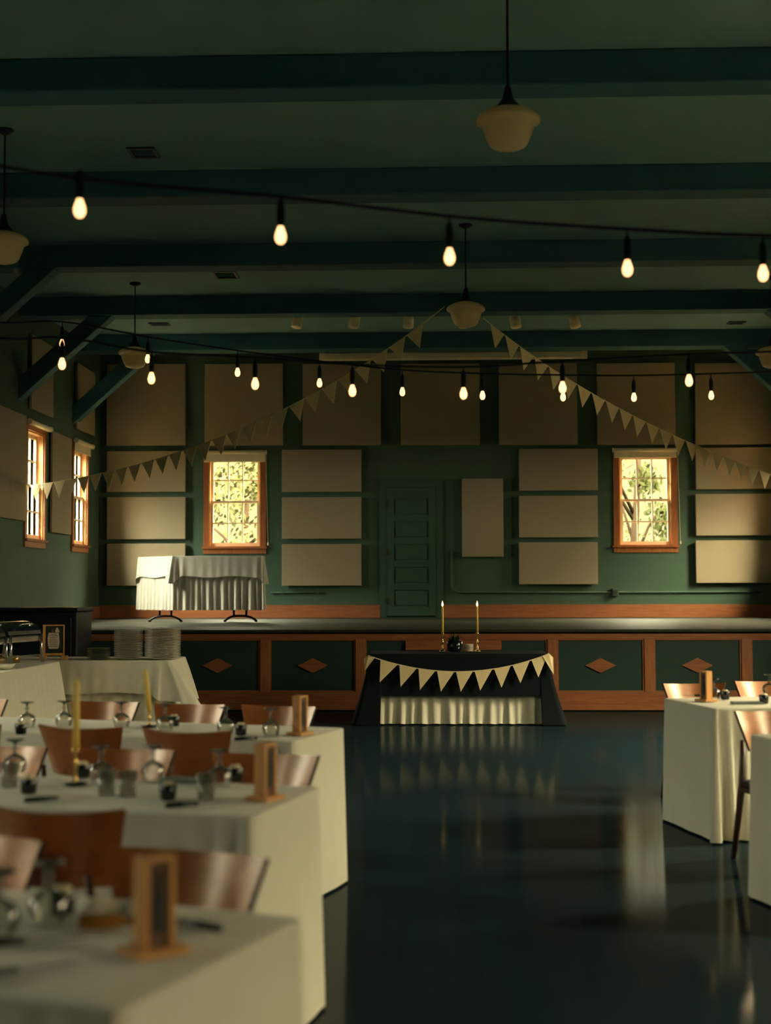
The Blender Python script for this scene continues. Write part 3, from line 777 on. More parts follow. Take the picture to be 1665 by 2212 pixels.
# flags on the black cloth
def front_path():
    a = wy(797, 1417, sy0 - .0); c = wy(1184, 1413, sy0 - .0); m = wy(993, 1451, sy0)
    return quad_path(a + Vector((0, .012, 0)), m + Vector((0, -.002, 0)), c + Vector((0, .012, 0)))
t = thing('bunting', 'cream flag garland swagged across the front of the black tablecloth', 'bunting', group='burlap flag garlands')
fp = front_path()
MB().tube([fp(k / 40) for k in range(41)], .006, 6).build('cord', M['burlap'], t)
tips = [820, 865, 907, 952, 995, 1037, 1083, 1124, 1163]
ntop = 9
tops0 = [wy(x, 0, sy0).x for x in (816, 856, 896, 935, 975, 1014, 1055, 1094, 1134, 1172)]
def on_front(x):
    lo_, hi_ = 0.0, 1.0
    for _ in range(40):
        mid = (lo_ + hi_) / 2
        if fp(mid).x < x: lo_ = mid
        else: hi_ = mid
    return fp((lo_ + hi_) / 2)
for k in range(9):
    a = on_front(tops0[k] + .012); c = on_front(tops0[k + 1] - .006)
    tp = wy(tips[k], 1490, sy0).x
    m = (a + c) / 2
    MB().prism([a, c, Vector((tp, m.y - .004, m.z - .215))], (0, -.004, 0)).build('flag', M['burlap'], t)
for sx, e in ((-1, fp(0)), (1, fp(1))):           # the two end flags fold round the corners
    p = [e + Vector((-sx * .10, -.004, .0 if sx < 0 else -.002)), e + Vector((sx * .005, -.004, .012)), e + Vector((sx * .055, .02, -.035)), e + Vector((sx * .045 + (.01 if sx > 0 else 0), -.01, -.215 if sx > 0 else -.16))]
    p[0].z = on_front(e.x - sx * .10).z
    p[0] = on_front(e.x - sx * .06) + Vector((0, -.006, 0))
    MB().prism(p, (0, -.004, 0)).build('flag', M['burlap'], t)
# tray, candlesticks, dark arrangement, saucers
ty = sy0 + .44
tc_ = wy(993, 1409, ty - .16)
def lit_candlestick():
    t = thing('candlestick', '', 'candlestick', group='brass candlesticks with lit tapers')
    MB().lathe([(.036, 0), (.036, .006), (.014, .018), (.010, .03), (.016, .045), (.008, .055), (.008, .085), (.017, .10), (.008, .112), (.008, .15), (.016, .165), (.010, .18), (.015, .19), (.015, .205)], 18).build('stick', M['brass'], t, True)
    cd = MB().lathe([(.0125, .206), (.0115, .48), (.004, .485)], 14).build('taper', M['yellow_wax'], t, True)
    MB().lathe([(.001, .486), (.011, .500), (.012, .512), (.006, .535), (.0005, .552)], 12).build('flame', M['flame'], cd, True)
    return t
mk = Maker(lit_candlestick)
x0 = wy(956, 1400, ty).x; x1 = wy(1031, 1400, ty).x
for x, l in ((x0, 'lit yellow taper in a brass stick, left of the pair on the black table'), (x1, 'lit yellow taper in a brass stick, right of the pair on the black table')):
    mk((x, ty, zt + .012), 0, l)
t = thing('tray', 'long thin silver tray under the candles on the black table', 'tray', ((x0 + x1) / 2, ty, zt + .001))
w2 = (x1 - x0) / 2 + .045
MB().box((-w2, -.12, .0), (w2, .12, .008)).build('tray_base', M['steel'], t, bevel=.003)
b = MB().box((-w2, -.125, .004), (w2, -.1205, .0105)).box((-w2, .1205, .004), (w2, .125, .0105)); b.build('rim', M['steel'], t)
p = wy(985, 1400, ty)
t = thing('plant_pot', 'dark leafy plant in a black pot between the two lit candles', 'plant', (p.x - .015, ty, zt + .010))
MB().lathe([(.06, 0), (.085, .02), (.09, .11), (.08, .115), (.075, .09)], 20).build('pot', M['black_gloss'], t, True)
b = MB()
for k in range(46):
    a = random.uniform(0, 6.28); el = random.uniform(.2, 1.5); L = random.uniform(.05, .11)
    o_ = Vector((random.uniform(-.04, .04), random.uniform(-.04, .04), .10)); d = Vector((math.cos(a) * math.cos(el), math.sin(a) * math.cos(el), math.sin(el)))
    sd = d.cross(Vector((0, 0, 1))).normalized() * .016
    b.add([o_, o_ + d * L * .5 + sd, o_ + d * L, o_ + d * L * .5 - sd], [(0, 1, 2, 3)])
b.build('leaves', M['leaf'], t)
p = wy(1005, 1400, ty)
mkp = None
def saucer():
    t = thing('saucer', '', 'saucer', group='saucers stacked between the candles')
    MB().lathe([(.03, 0), (.05, .004), (.056, .012), (.053, .013), (.03, .006), (.0001, .006)], 24).build('dish', M['plate'], t, True)
    return t
mk = Maker(saucer)
for k in range(6): mk((p.x + .033, ty - .03, zt + .011 + .0135 * (5 - k)), 0, 'small pale saucer, %s in the little stack between the candles' % (ORD[k] if k == 0 else ORD[k] + ' from the top'))

# ------------------------------------------------------------------ table on the stage
zs = SZ
ly = 0
a = gp(372, 1345, SZ); c = gp(545, 1340, SZ)
tb = wy(440, 1317, 20.9)
# long front edge of the top from the near left corner to the right corner
YT = 20.7
n_l = wy(374, 1201, YT); n_r = wy(574, 1203, YT + .12)
w_l = wy(296, 1200, YT + .72)
ztop = n_l.z
axd = Vector((n_r.x - n_l.x, n_r.y - n_l.y)); Lr = axd.length; axd.normalize(); nrd = Vector((-axd.y, axd.x))
yaw_t = math.atan2(axd.y, axd.x)
WT = .76
# the end that faces the left windows
endv = Vector((w_l.x - n_l.x, w_l.y - n_l.y)); 
e_dir = endv.normalized()
cs = [Vector(n_l[:2]), Vector(n_r[:2]), Vector(n_r[:2]) + endv, Vector(n_l[:2]) + endv]
hz = wy(470, 1246, YT).z
def hemf(i, s, L):
    e = min(s, L - s)
    return hz - .10 * max(0, 1 - e / .12) + .012 * math.sin(s * 9)
o = drape(cs, ztop, hemf, M['white_cloth'], 'tablecloth', None, .03, corners_fold(.05, .13, .2, .005), .015)
tag(o, 'white cloth laid over the skirted table on the stage', 'tablecloth')
sb = wy(470, 1318, YT).z
def inset(c, f): 
    cen = sum(cs, Vector((0, 0))) / 4
    return c
o = skirt([cs[3], cs[0], cs[1], cs[2]], sb, ztop - .06, M['white_cloth'], 'table_skirt', .028, .095)
# keep the skirt just inside the hanging cloth
cen = sum(cs, Vector((0, 0))) / 4
for v in o.data.vertices:
    d = Vector((v.co.x - cen.x, v.co.y - cen.y)); d2 = d * .985; v.co.x = cen.x + d2.x; v.co.y = cen.y + d2.y
tag(o, 'white pleated skirt around the table on the stage', 'table skirt')
t = thing('folding_table', 'folding table with black curved feet standing on the stage', 'table')
cc = [c_ + (cen - c_) * .06 for c_ in cs]
MB().prism([Vector((c_.x, c_.y, ztop - .008)) for c_ in cc], (0, 0, -.03)).build('tabletop', M['stand_wood'], t)
for fx, pxl, pxr in ((0, (345, 1320), (370, 1320)), (1, (505, 1320), (532, 1320))):
    px0, px1 = ((323, 391) if fx == 0 else (486, 553))
    yy = YT + .42
    a = wy(px0, 1343, yy); c = wy(px1, 1341, yy)
    lx0 = wy(pxl[0], 1320, yy).x; lx1 = wy(pxr[0], 1320, yy).x
    lgs = t
    foot = [(a.x, yy, SZ + .018), (a.x + .05, yy, SZ + .055), (lx0, yy, SZ + .085), (lx1, yy, SZ + .085), (c.x - .05, yy, SZ + .055), (c.x, yy, SZ + .018)]
    fo = MB().tube(smooth_path([Vector(q) for q in foot], 5), .018, 10).build('foot', M['black_metal'], t, True)
    for lx in (lx0, lx1):
        MB().tube([(lx, yy, SZ + .095), (lx, yy, ztop - .04)], .017, 10).build('leg', M['black_metal'], t, True)
    for q in (a.x, c.x):
        MB().lathe([(.02, .001), (.022, .02), (.014, .032)], 10, (q, yy, SZ)).build('rubber_tip', M['cable'], fo)

# ------------------------------------------------------------------ buffet tables at left
BZ = .80
f0 = gp(118, 1428, BZ); f1 = gp(368, 1426, BZ)
by = (f0.y + f1.y) / 2
cs1 = [Vector((-4.75, by)), Vector((f1.x, by)), Vector((f1.x + .02, by + .78)), Vector((-4.75, by + .78))]
bh = wy(300, 1498, by - .03).z; ce = wy(425, 1516, by).z
def bhem(i, s, L):
    if i == 1 or i == 3: return bh - .05 - .08 * max(0, 1 - min(s, L - s) / .2)
    e = (L - s) if i == 0 else s
    return bh + .008 * math.sin(s * 8) - .09 * max(0, 1 - e / .18)
o = drape(cs1, BZ, bhem, M['cloth'], 'tablecloth', None, .03, corners_fold(.09, .12, .3, .008), .015)
for v in o.data.vertices:
    if v.co.x > f1.x - .05 and v.co.z < BZ - .004: v.co.x += .14 * ((BZ - v.co.z) / (BZ - bh)) ** .9 * max(0, 1 - abs(v.co.y - by) / .9)
tag(o, 'cream cloth over the buffet table that holds the stacked plates', 'tablecloth')
o = skirt([(-4.7, by + .03), (f1.x + .0, by + .03), (f1.x + .03, by + .74)], .012, BZ - .06, M['cloth'], 'table_skirt', .035, .14)
for v in o.data.vertices: v.co.y += .012
tag(o, 'pleated cream skirt below the buffet cloth with stacked plates', 'table skirt')
g0 = gp(0, 1451, BZ); g1 = gp(122, 1430, BZ)
bx1 = (g0.x + g1.x) / 2
cs2 = [Vector((bx1 - .78, 9.4)), Vector((bx1, 9.4)), Vector((bx1 + (g1.x - g0.x) * .5, by - .14)), Vector((bx1 - .78, by - .14))]
o = drape(cs2, BZ, lambda i, s, L: .015, M['cloth'], 'tablecloth', None, .09, corners_fold(.05, .13, .35, .03), .02)
tag(o, 'cream floor-length cloth on the buffet table at the left edge, under the chafing dishes', 'tablecloth')

def plate_of(m, r):
    def f():
        t = thing('plate', '', 'plate')
        MB().lathe([(r * .55, 0), (r * .62, .004), (r * .97, .011), (r, .0125), (r * .985, .0145), (r * .62, .007), (.0001, .006)], 36).build('dish', m, t, True)
        return t
    return f
def plate_stack(px, pw, n, step, m, lab, grp, py=1424):
    p = gp(px, py, BZ); r = pw / 2 / F * p.y
    p.y = by + .05 + r * .55 + .06
    p.y = max(p.y, by + r + .03)
    p.x = wy(px, py, p.y).x
    mk = Maker(plate_of(m, r))
    for k in range(n):
        mk((p.x + random.uniform(-.002, .002), p.y + random.uniform(-.002, .002), BZ + .002 + step * (n - 1 - k)), random.uniform(0, 6), lab % ('top' if k == 0 else 'bottom' if k == n - 1 else ORD[k] + ' from top'), grp)
plate_stack(351, 78, 21, .0136, M['plate'], 'large white dinner plate, %s in the tallest and widest stack on the buffet', 'plates in the tallest buffet stack')
plate_stack(277, 62, 20, .0133, M['plate'], 'medium white plate, %s in the narrower tall stack on the buffet', 'plates in the narrower tall stack')
plate_stack(213, 50, 8, .0132, M['grey_plate'], 'grey-green side plate, %s in the short dark stack on the buffet', 'plates in the short dark stack')

# framed notice on the buffet
p = gp(116, 1424, BZ); p.y = by + .16; p.x = wy(116, 1424, by + .16).x
t = thing('sign_stand', 'wooden framed buffet menu standing left of the plates', 'sign', (p.x, p.y, BZ + .002), R(12))
b = MB().box((-.13, -.045, 0), (-.065, .045, .036)).box((.07, -.045, 0), (.13, .045, .036)); b.build('base', M['stand_wood'], t, bevel=.003)
b = MB().box((-.10, -.03, .0365), (-.078, .03, .325)).box((.085, -.009, .0365), (.097, .009, .325)).box((-.0775, -.009, .313), (.0845, .009, .325)).box((-.0775, -.009, .0365), (.0845, .009, .06)); b.build('frame', M['stand_wood'], t, bevel=.002)
MB().box((-.077, -.003, .0605), (.084, .001, .3125)).build('board', M['card_dark'], t)
b = MB(); b.prism([(-.048, -.0035, .25), (-.058, -.0035, .20), (-.056, -.0035, .15), (-.046, -.0035, .10), (.04, -.0035, .10), (.052, -.0035, .15), (.05, -.0035, .20), (.042, -.0035, .25)][::-1], (0, -.003, 0)); pp = b.build('menu_card', M['paper'], t)
b = MB()
for k in range(8):
    w = .03 + .012 * ((k * 37) % 10) / 10; z_ = .235 - k * .016
    b.box((-.004 - w, -.0076, z_), (-.004 + w, -.0068, z_ + .0045))
b.build('text_lines', M['card_brown'], pp)
b = MB().prism([(.012, -.0035, .254), (.012, -.0035, .275), (.024, -.0035, .298), (.032, -.0035, .298), (.046, -.0035, .275), (.05, -.0035, .254)], (0, -.003, 0)); b.build('bottle_motif', M['paper'], t)
b = MB().prism([(-.02, -.0035, .254), (-.016, -.0035, .285), (-.004, -.0035, .285), (-.002, -.0035, .254)], (0, -.003, 0)); b.build('bottle_motif', M['card_brown'], t)

# chafing dishes
def chafing():
    t = thing('chafing_dish', '', 'chafing dish', group='chafing dishes on the buffet')
    MB().box((-.27, -.18, .19), (.27, .18, .25)).build('water_pan', M['steel'], t, bevel=.015)
    b = MB(); n = 10
    pr = [(-.18 * math.cos(math.pi * k / n), .252 + .12 * math.sin(math.pi * k / n)) for k in range(n + 1)]
    b.prism([Vector((-.27, y, z)) for y, z in pr], (.54, 0, 0)); ld = b.build('lid', M['black_gloss'], t, bevel=.006)
    MB().tube(smooth_path([Vector((-.09, -.16, .33)), Vector((-.08, -.2, .35)), Vector((.08, -.2, .35)), Vector((.09, -.16, .33))], 5), .008, 8).build('handle', M['steel'], ld, True)
    for sx in (-1, 1):
        for sy in (-1, 1):
            MB().tube([(sx * .25, sy * .185, .255), (sx * .25, sy * .19, .14), (sx * .265, sy * .20, .004)], [.014, .012, .018], 10).build('leg', M['steel'], t, True)
    b = MB()
    for sy in (-1, 1): b.box((-.245, sy * .19 - .008, .06), (.245, sy * .19 + .008, .074))
    b.build('stretcher', M['steel'], t)
    for sx in (-1, 1): MB().lathe([(.045, .001), (.045, .06), (.03, .065)], 16, (sx * .12, 0, 0)).build('fuel_can', M['brass'], t, True)
    return t
mk = Maker(chafing)
q = gp(45, 1437, BZ)
mk((bx1 - .34, 12.55, BZ + .003), R(75), 'black lidded steel chafing dish left of the framed menu')
mk((bx1 - .38, 11.72, BZ + .003), R(85), 'black lidded steel chafing dish at the very left edge of the buffet')
t = thing('serving_bowl', 'shallow white serving dish beside the chafing dish at left edge', 'bowl', (bx1 - .08, 11.62, BZ + .003))
MB().lathe([(.04, 0), (.06, .008), (.09, .045), (.086, .046), (.055, .014), (.0001, .012)], 24).build('dish', M['napkin'], t, True)

# dark cabinet beside the stage
a = wy(0, 1310, 16.0); c = wy(164, 1316, 16.0)
t = thing('black_cabinet', 'black upright cabinet in deep shadow at the left end of the stage front', 'cabinet', (0, 0, 0))
MB().box((-5.70, 16.05, .06), (c.x, 16.75, 1.20)).build('body', M['dark_box'], t, bevel=.015)
MB().box((-5.72, 16.0, 1.201), (c.x + .02, 16.77, 1.25)).build('top', M['dark_box'], t, bevel=.012)
MB().box((-5.70, 16.03, 0), (c.x, 16.73, .059)).build('base', M['dark_box'], t)
for u in range(2):
    x0 = -5.66 + u * (c.x + 5.66 - .02) / 2; x1 = x0 + (c.x + 5.66) / 2 - .05
    do = MB().box((x0, 16.025, .12), (x1, 16.049, 1.14)).build('door', M['dark_box'], t, bevel=.006)
    MB().lathe([(.008, 0), (.016, .015), (.012, .024)], 10, (x1 - .05 if u == 0 else x0 + .05, 16.0, .7)).build('knob', M['black_metal'], do)

# ------------------------------------------------------------------ chairs
CH = .83
def chair():
    t = thing('dining_chair', '', 'chair', group='bentwood dining chairs')
    # local: sitter faces -Y (front), back at +Y; origin on the floor below the middle of the back's top edge
    def back(u, v):      # u -1..1 across, v 0..1 up
        hw = .150 + .052 * v
        x = u * hw
        z = .615 + (CH - .615) * v - .010 * (1 - u * u) * v
        y = -.045 * (1 - v) - .072 * u * u
        return Vector((x, y, z))
    NU, NV = 16, 6
    vs = []; fs = []; mi = []
    for lay in (0, 1):
        for j in range(NV + 1):
            for i in range(NU + 1):
                u = -1 + 2 * i / NU; v = j / NV
                p = back(u, v)
                nx = .144 * u; nv = Vector((nx / .2, 1, -.2)).normalized()
                vs.append(p + nv * (.013 * lay))
    S = (NU + 1) * (NV + 1)
    def ix(l, j, i): return l * S + j * (NU + 1) + i
    b = MB()
    f0_ = []; f1_ = []
    for j in range(NV):
        for i in range(NU):
            f0_.append((ix(0, j, i), ix(0, j, i + 1), ix(0, j + 1, i + 1), ix(0, j + 1, i)))
            f0_.append((ix(1, j, i), ix(1, j + 1, i), ix(1, j + 1, i + 1), ix(1, j, i + 1)))
    for i in range(NU):
        for j in (0, NV): f0_.append((ix(0, j, i), ix(0, j, i + 1), ix(1, j, i + 1), ix(1, j, i)))
    for j in range(NV):
        for i in (0, NU): f1_.append((ix(0, j, i), ix(0, j + 1, i), ix(1, j + 1, i), ix(1, j, i)))
    b.v = [tuple(v) for v in vs]; b.f = f0_ + f1_; b.m = [0] * len(f0_) + [1] * len(f1_)
    o = b.build('backrest', [M['chair_wood'], M['chair_edge']], t, True)
    md = o.modifiers.new('split', 'EDGE_SPLIT'); md.split_angle = R(40)
    # seat: rounded slab
    b = MB(); pts = []
    for k in range(28):
        a = 2 * math.pi * k / 28; ca, sa = math.cos(a), math.sin(a)
        ex = .5
        x = .205 * math.copysign(abs(ca) ** ex, ca) * (1.0 + .04 * (-sa)); y = -.222 + .165 * math.copysign(abs(sa) ** ex, sa)
        pts.append(Vector((x, y, .42)))
    b.prism(pts, (0, 0, .035)); b.build('seat', M['chair_seat'], t, bevel=.01)
    for s in (-1, 1):
        MB().tube([(s * .135, .012, .66), (s * .145, -.012, .56), (s * .165, -.045, .43), (s * .175, -.01, .2), (s * .18, .035, 0.001)], [.010, .014, .018, .016, .013], 10).build('leg', M['chair_leg'], t, True)
        MB().tube([(s * .165, -.345, .418), (s * .172, -.36, .2), (s * .175, -.37, 0.001)], [.018, .016, .013], 10).build('leg', M['chair_leg'], t, True)
    b = MB().tube([(-.16, -.345, .395), (.16, -.345, .395)], .014, 8).tube([(-.165, -.05, .395), (.165, -.05, .395)], .014, 8)
    for s in (-1, 1): b.tube([(s * .165, -.345, .395), (s * .165, -.05, .395)], .014, 8)
    b.build('seat_rail', M['chair_leg'], t, True)
    return t
mkc = Maker(chair)
def put_chair(px, py, ang, near, label, push=0.0):
    p = gp(px, py, CH if near else .80)
    # ang: table angle; a far-side sitter faces (-sin, -cos), a near-side one the other way
    rz = -ang if not near else math.pi - ang
    f = Vector((-math.sin(ang), -math.cos(ang))) * (-1 if near else 1)
    p2_ = Vector((p.x, p.y)) - f * (push + (.235 if near else 0))
    o = mkc((p2_.x, p2_.y, 0), rz, label); o.scale = (1.04, 1, 1.025) if near else (1.12, 1, .80 / CH)
a1, a2, a3, ar = R(20), R(13), R(17), R(-12)
put_chair(417, 1834, a1, False, 'bentwood chair facing the viewer behind the nearest table, beside its right end', .03)
put_chair(-62, 1806, a1, False, 'bright bentwood chair cut by left edge behind the nearest table', .07)
put_chair(-95, 2176, a1, True, 'dark chair back at the bottom left corner before the nearest table', -.02)
put_chair(181, 1738, a2, True, 'bentwood chair seen from behind at the near side of the middle left table')
put_chair(583, 1624, a2, False, 'bentwood chair behind the right end of the middle left table', .0)
put_chair(283, 1613, a2, False, 'second bentwood chair from the right behind the middle left table', .0)
put_chair(14, 1607, a2, False, 'bright bentwood chair at the left edge behind the middle left table', .0)
put_chair(441, 1577, a3, True, 'chair seen from behind at the farthest left table, right one of the pair')
put_chair(216, 1569, a3, True, 'chair seen from behind at the farthest left table, left one of the pair')
put_chair(-36, 1564, a3, True, 'chair back cut by left edge before the farthest left table')
put_chair(238, 1513, a3, False, 'chair behind the farthest left table, under the plate stacks', .0)
put_chair(420, 1518, a3, False, 'chair behind the farthest left table, second from its right end', .0)
put_chair(612, 1522, a3, False, 'chair behind the right end of the farthest left table', .0)
put_chair(-40, 1507, a3, False, 'chair cut by left edge behind the farthest left table', .0)
put_chair(1491, 1474, ar, False, 'chair behind the left end of the farther table at right', .0)
put_chair(1643, 1469, ar, False, 'bright chair at right edge behind the farther table', .0)
put_chair(1660, 1532, R(-14), False, 'chair at right edge between the two right-hand tables')

# ------------------------------------------------------------------ table settings
def goblet():
    t = thing('goblet', '', 'glass', group='upturned stem glasses on the dining tables')
    # stands upside down: rim below, foot on top
    pr = [(.036, .0), (.042, .02), (.044, .035), (.038, .055), (.02, .068), (.008, .074)]
    MB().shell(pr + [(.0075, .0735), (.019, .066), (.0365, .053), (.042, .035), (.040, .02), (.034, 0)], 26).build('bowl', M['glass'], t, True)
    MB().lathe([(.0085, .074), (.0065, .085), (.011, .094), (.0065, .103), (.008, .114)], 14).build('stem', M['thick_glass'], t, True)
    MB().lathe([(.008, .1142), (.018, .119), (.035, .124), (.035, .127), (.0001, .1265)], 26).build('foot', M['thick_glass'], t, True)
    return t
mkg = Maker(goblet)
def votive():
    t = thing('votive_cup', '', 'candle holder', group='black votive cups on the dining tables')
    MB().lathe([(.021, 0), (.026, .004), (.029, .05), (.027, .052), (.024, .03), (.0001, .028)], 24).build('cup', M['black_gloss'], t, True)
    cd = MB().lathe([(.019, .030), (.019, .055), (.015, .060), (.0001, .058)], 18).build('candle', M['wax'], t, True)
    MB().tube([(0, 0, .057), (.001, 0, .066)], .0012, 6).build('wick', M['card_dark'], cd)
    return t
mkv = Maker(votive)
def knife():
    t = thing('table_knife', '', 'knife', group='black-handled knives on the dining tables')
    MB().tube([(0, -.11, .010), (0, -.06, .010), (0, 0, .009)], [.008, .009, .006], 10).build('handle', M['black_gloss'], t, True)
    MB().prism([(-.007, .002, .006), (-.008, .09, .006), (0, .115, .006), (.006, .1, .006), (.006, .002, .006)], (0, 0, .002)).build('blade', M['steel'], t)
    return t
mkk = Maker(knife)
def card_stand():
    t = thing('card_stand', '', 'table sign', group='wooden card stands on the dining tables')
    MB().box((-.055, -.045, 0), (.055, .045, .014)).build('base', M['stand_wood'], t, bevel=.003)
    MB().box((-.034, -.022, .0142), (-.022, .022, .185)).box((.022, -.022, .0142), (.034, .022, .185)).box((-.0218, -.022, .175), (.0218, .022, .185)).build('frame', M['stand_wood'], t, bevel=.002)
    MB().box((-.0216, -.016, .0142), (.0216, -.012, .1745)).build('card', M['card_brown'], t)
    MB().prism([(-.010, -.0165, .04), (.010, -.0165, .04), (.011, -.0165, .105), (.006, -.0165, .125), (.005, -.0165, .16), (-.005, -.0165, .16), (-.006, -.0165, .125), (-.011, -.0165, .105)], (0, -.003, 0)).build('bottle_motif', M['card_dark'], t)
    return t
mks = Maker(card_stand)
def tumbler():
    t = thing('tumbler', '', 'glass', group='water tumblers on the dining tables')
    MB().shell([(.027, .001), (.034, .085), (.032, .085), (.026, .01), (.0001, .008)], 24).build('cup', M['glass'], t, True)
    MB().lathe([(.027, 0), (.0272, .006), (.0001, .0075)], 24).build('base', M['glass'], t, True)
    return t
mkt = Maker(tumbler)
Z0 = TZ + .003
def on(px, py, dz=0.0): g_ = gp(px, py, TZ); return (g_.x, g_.y, Z0 + dz)
for px, py, l in ((218, 1690, 'upturned glass on the middle left table, right of the tall candle'), (330, 1688, 'upturned glass on the middle left table, second from the tall candle'),
                  (474, 1700, 'upturned glass on the middle left table nearest its card stand'), (32, 1672, 'upturned glass by the left edge on the middle left table'),
                  (58, 1572, 'upturned glass on the farthest left table, leftmost'), (138, 1570, 'upturned glass on the farthest left table beside the tall near candle'),
                  (262, 1572, 'upturned glass on the farthest left table, left of its candle'), (356, 1578, 'upturned glass on the farthest left table, right of its candle'),
                  (487, 1586, 'upturned glass on the farthest left table, second from the card stand'), (585, 1590, 'upturned glass on the farthest left table next to the card stand'),
                  (-4, 2022, 'large blurred upturned glass at the left edge of the nearest table'), (104, 1998, 'large blurred upturned glass beside the white napkin on the nearest table'),
                  (1541, 1511, 'upturned glass behind the card stand on the farther right table'), (1661, 1500, 'upturned glass at the right edge on the farther right table')):
    mkg(on(px, py), random.uniform(0, 6), l)
for px, py, l in ((62, 1716, 'black votive cup on the middle left table near the left edge'), (363, 1730, 'black votive cup at the middle of the middle left table'), (178, 1682, 'black votive cup just right of the tall candle'),
                  (508, 1690, 'black votive cup beside the glass nearest the middle card stand'), (376, 1570, 'black votive cup behind the glass right of the far candle'), (45, 1588, 'black votive cup at left edge on the farthest left table'),
                  (135, 1978, 'large blurred black votive cup on the nearest table'), (1566, 1512, 'black votive cup on the farther right table, right of its glass'), (1650, 1521, 'black votive cup at the right edge on the farther right table'),
                  (520, 1590, 'black votive cup between two glasses on the farthest left table')):
    mkv(on(px, py), random.uniform(0, 6), l)
for px, py, rz, l in ((428, 1744, -60, 'black-handled knife in front of the middle table card stand'), (125, 1732, -60, 'black-handled knife before the near chair back of the middle table'),
                      (555, 1600, -60, 'black-handled knife beside the far card stand'), (60, 2045, -70, 'blurred knife across the nearest table at left'), (40, 2110, -55, 'blurred knife at the bottom left of the nearest table'),
                      (1500, 1506, 70, 'black-handled knife left of the right table card stand'), (385, 2005, 60, 'dark knife behind the card stand on the nearest table'), (235, 1588, -60, 'black-handled knife on the farthest left table left of its candle')):
    mkk(on(px, py), R(rz), l)
for px, py, rz, l in ((573, 1729, 62, 'pale wood card stand at the end of the middle left table'), (648, 1588, 62, 'pale wood card stand at the end of the farthest left table'),
                      (332, 2062, 42, 'blurred wood card stand with bottle motif on the nearest table'), (1525, 1516, -62, 'pale wood card stand at the end of the farther right table')):
    mks(on(px, py), R(rz), l)
for px, py, l in ((230, 1718, 'clear tumbler before the candle dish on the middle left table'), (276, 1722, 'clear tumbler at the middle of the middle left table'), (20, 1702, 'clear tumbler on the middle left table behind the tall glass'), (445, 1728, 'clear tumbler near the knife on the middle left table')):
    mkt(on(px, py), 0, l)
# tall candles on the left tables
def candle(px, py, hb, ht, lean, label):
    q = on(px, py)
    t = thing('candlestick', label, 'candlestick', q, 0, 'yellow tapers on the left tables')
    MB().lathe([(.035, 0), (.042, .004), (.043, .008), (.02, .009), (.0001, .009)], 24).build('dish', M['black_gloss'], t, True)
    MB().lathe([(.012, .0092), (.007, .02), (.006, hb * .45), (.013, hb * .55), (.006, hb * .66), (.006, hb * .85), (.013, hb * .92), (.012, hb)], 16).build('stick', M['brass'], t, True)
    MB().tube([(0, 0, hb + .0005), (lean * .5, 0, hb + ht * .5), (lean, 0, hb + ht - .012), (lean, 0, hb + ht)], [.0125, .012, .011, .004], 14).build('taper', M['yellow_wax'], t, True)
candle(163, 1698, .130, .245, .0, 'tall yellow taper in a brass stick on the middle left table')
candle(322, 1572, .085, .205, -.02, 'leaning yellow taper on the farthest left table before the plate stacks')
# white napkin and amber bottle on the nearest table
q = Vector(on(262, 1990))
t = thing('napkin', 'white folded napkin standing in peaks on the nearest table', 'napkin', q, R(10))
b = MB(); xs = [-.10, -.05, 0.0, .04, .085]; zt_ = [.002, .055, .03, .05, .062]
vs = []
for x_, z_ in zip(xs, zt_): vs += [(x_, -.03, .001), (x_, .02, max(.002, z_)), (x_, .045, .001)]
fs = []
for k in range(4):
    for j in range(2): fs.append((k * 3 + j, (k + 1) * 3 + j, (k + 1) * 3 + j + 1, k * 3 + j + 1))
b.add(vs, fs); b.build('cloth', M['napkin'], t)
q = Vector(on(240, 2002, .018)) + Vector((0, -.045, 0))
t = thing('bottle', 'small amber bottle with dark cap lying before the white napkin', 'bottle', q, R(8))
MB().tube([(-.055, 0, 0), (-.05, 0, 0), (.02, 0, 0), (.035, 0, 0), (.05, 0, 0)], [.012, .0165, .0165, .008, .008], 16).build('glass_body', M['amber'], t, True)
MB().tube([(.0505, 0, 0), (.07, 0, 0)], .011, 14).build('cap', M['black_gloss'], t, True)
# folded napkins
def fold_napkin():
    t = thing('napkin', '', 'napkin')
    MB().box((-.09, -.045, .0), (.09, .045, .006)).box((-.088, -.043, .0065), (.088, .043, .012)).build('cloth', M['grey_cloth'], t, bevel=.002)
    return t
mkn = Maker(fold_napkin)
mkn(on(1613, 1521), R(5), 'grey-blue folded napkin between the black cups on the right table')
mkn(on(405, 1690), R(-15), 'dark grey folded napkin behind the cup on the middle left table')

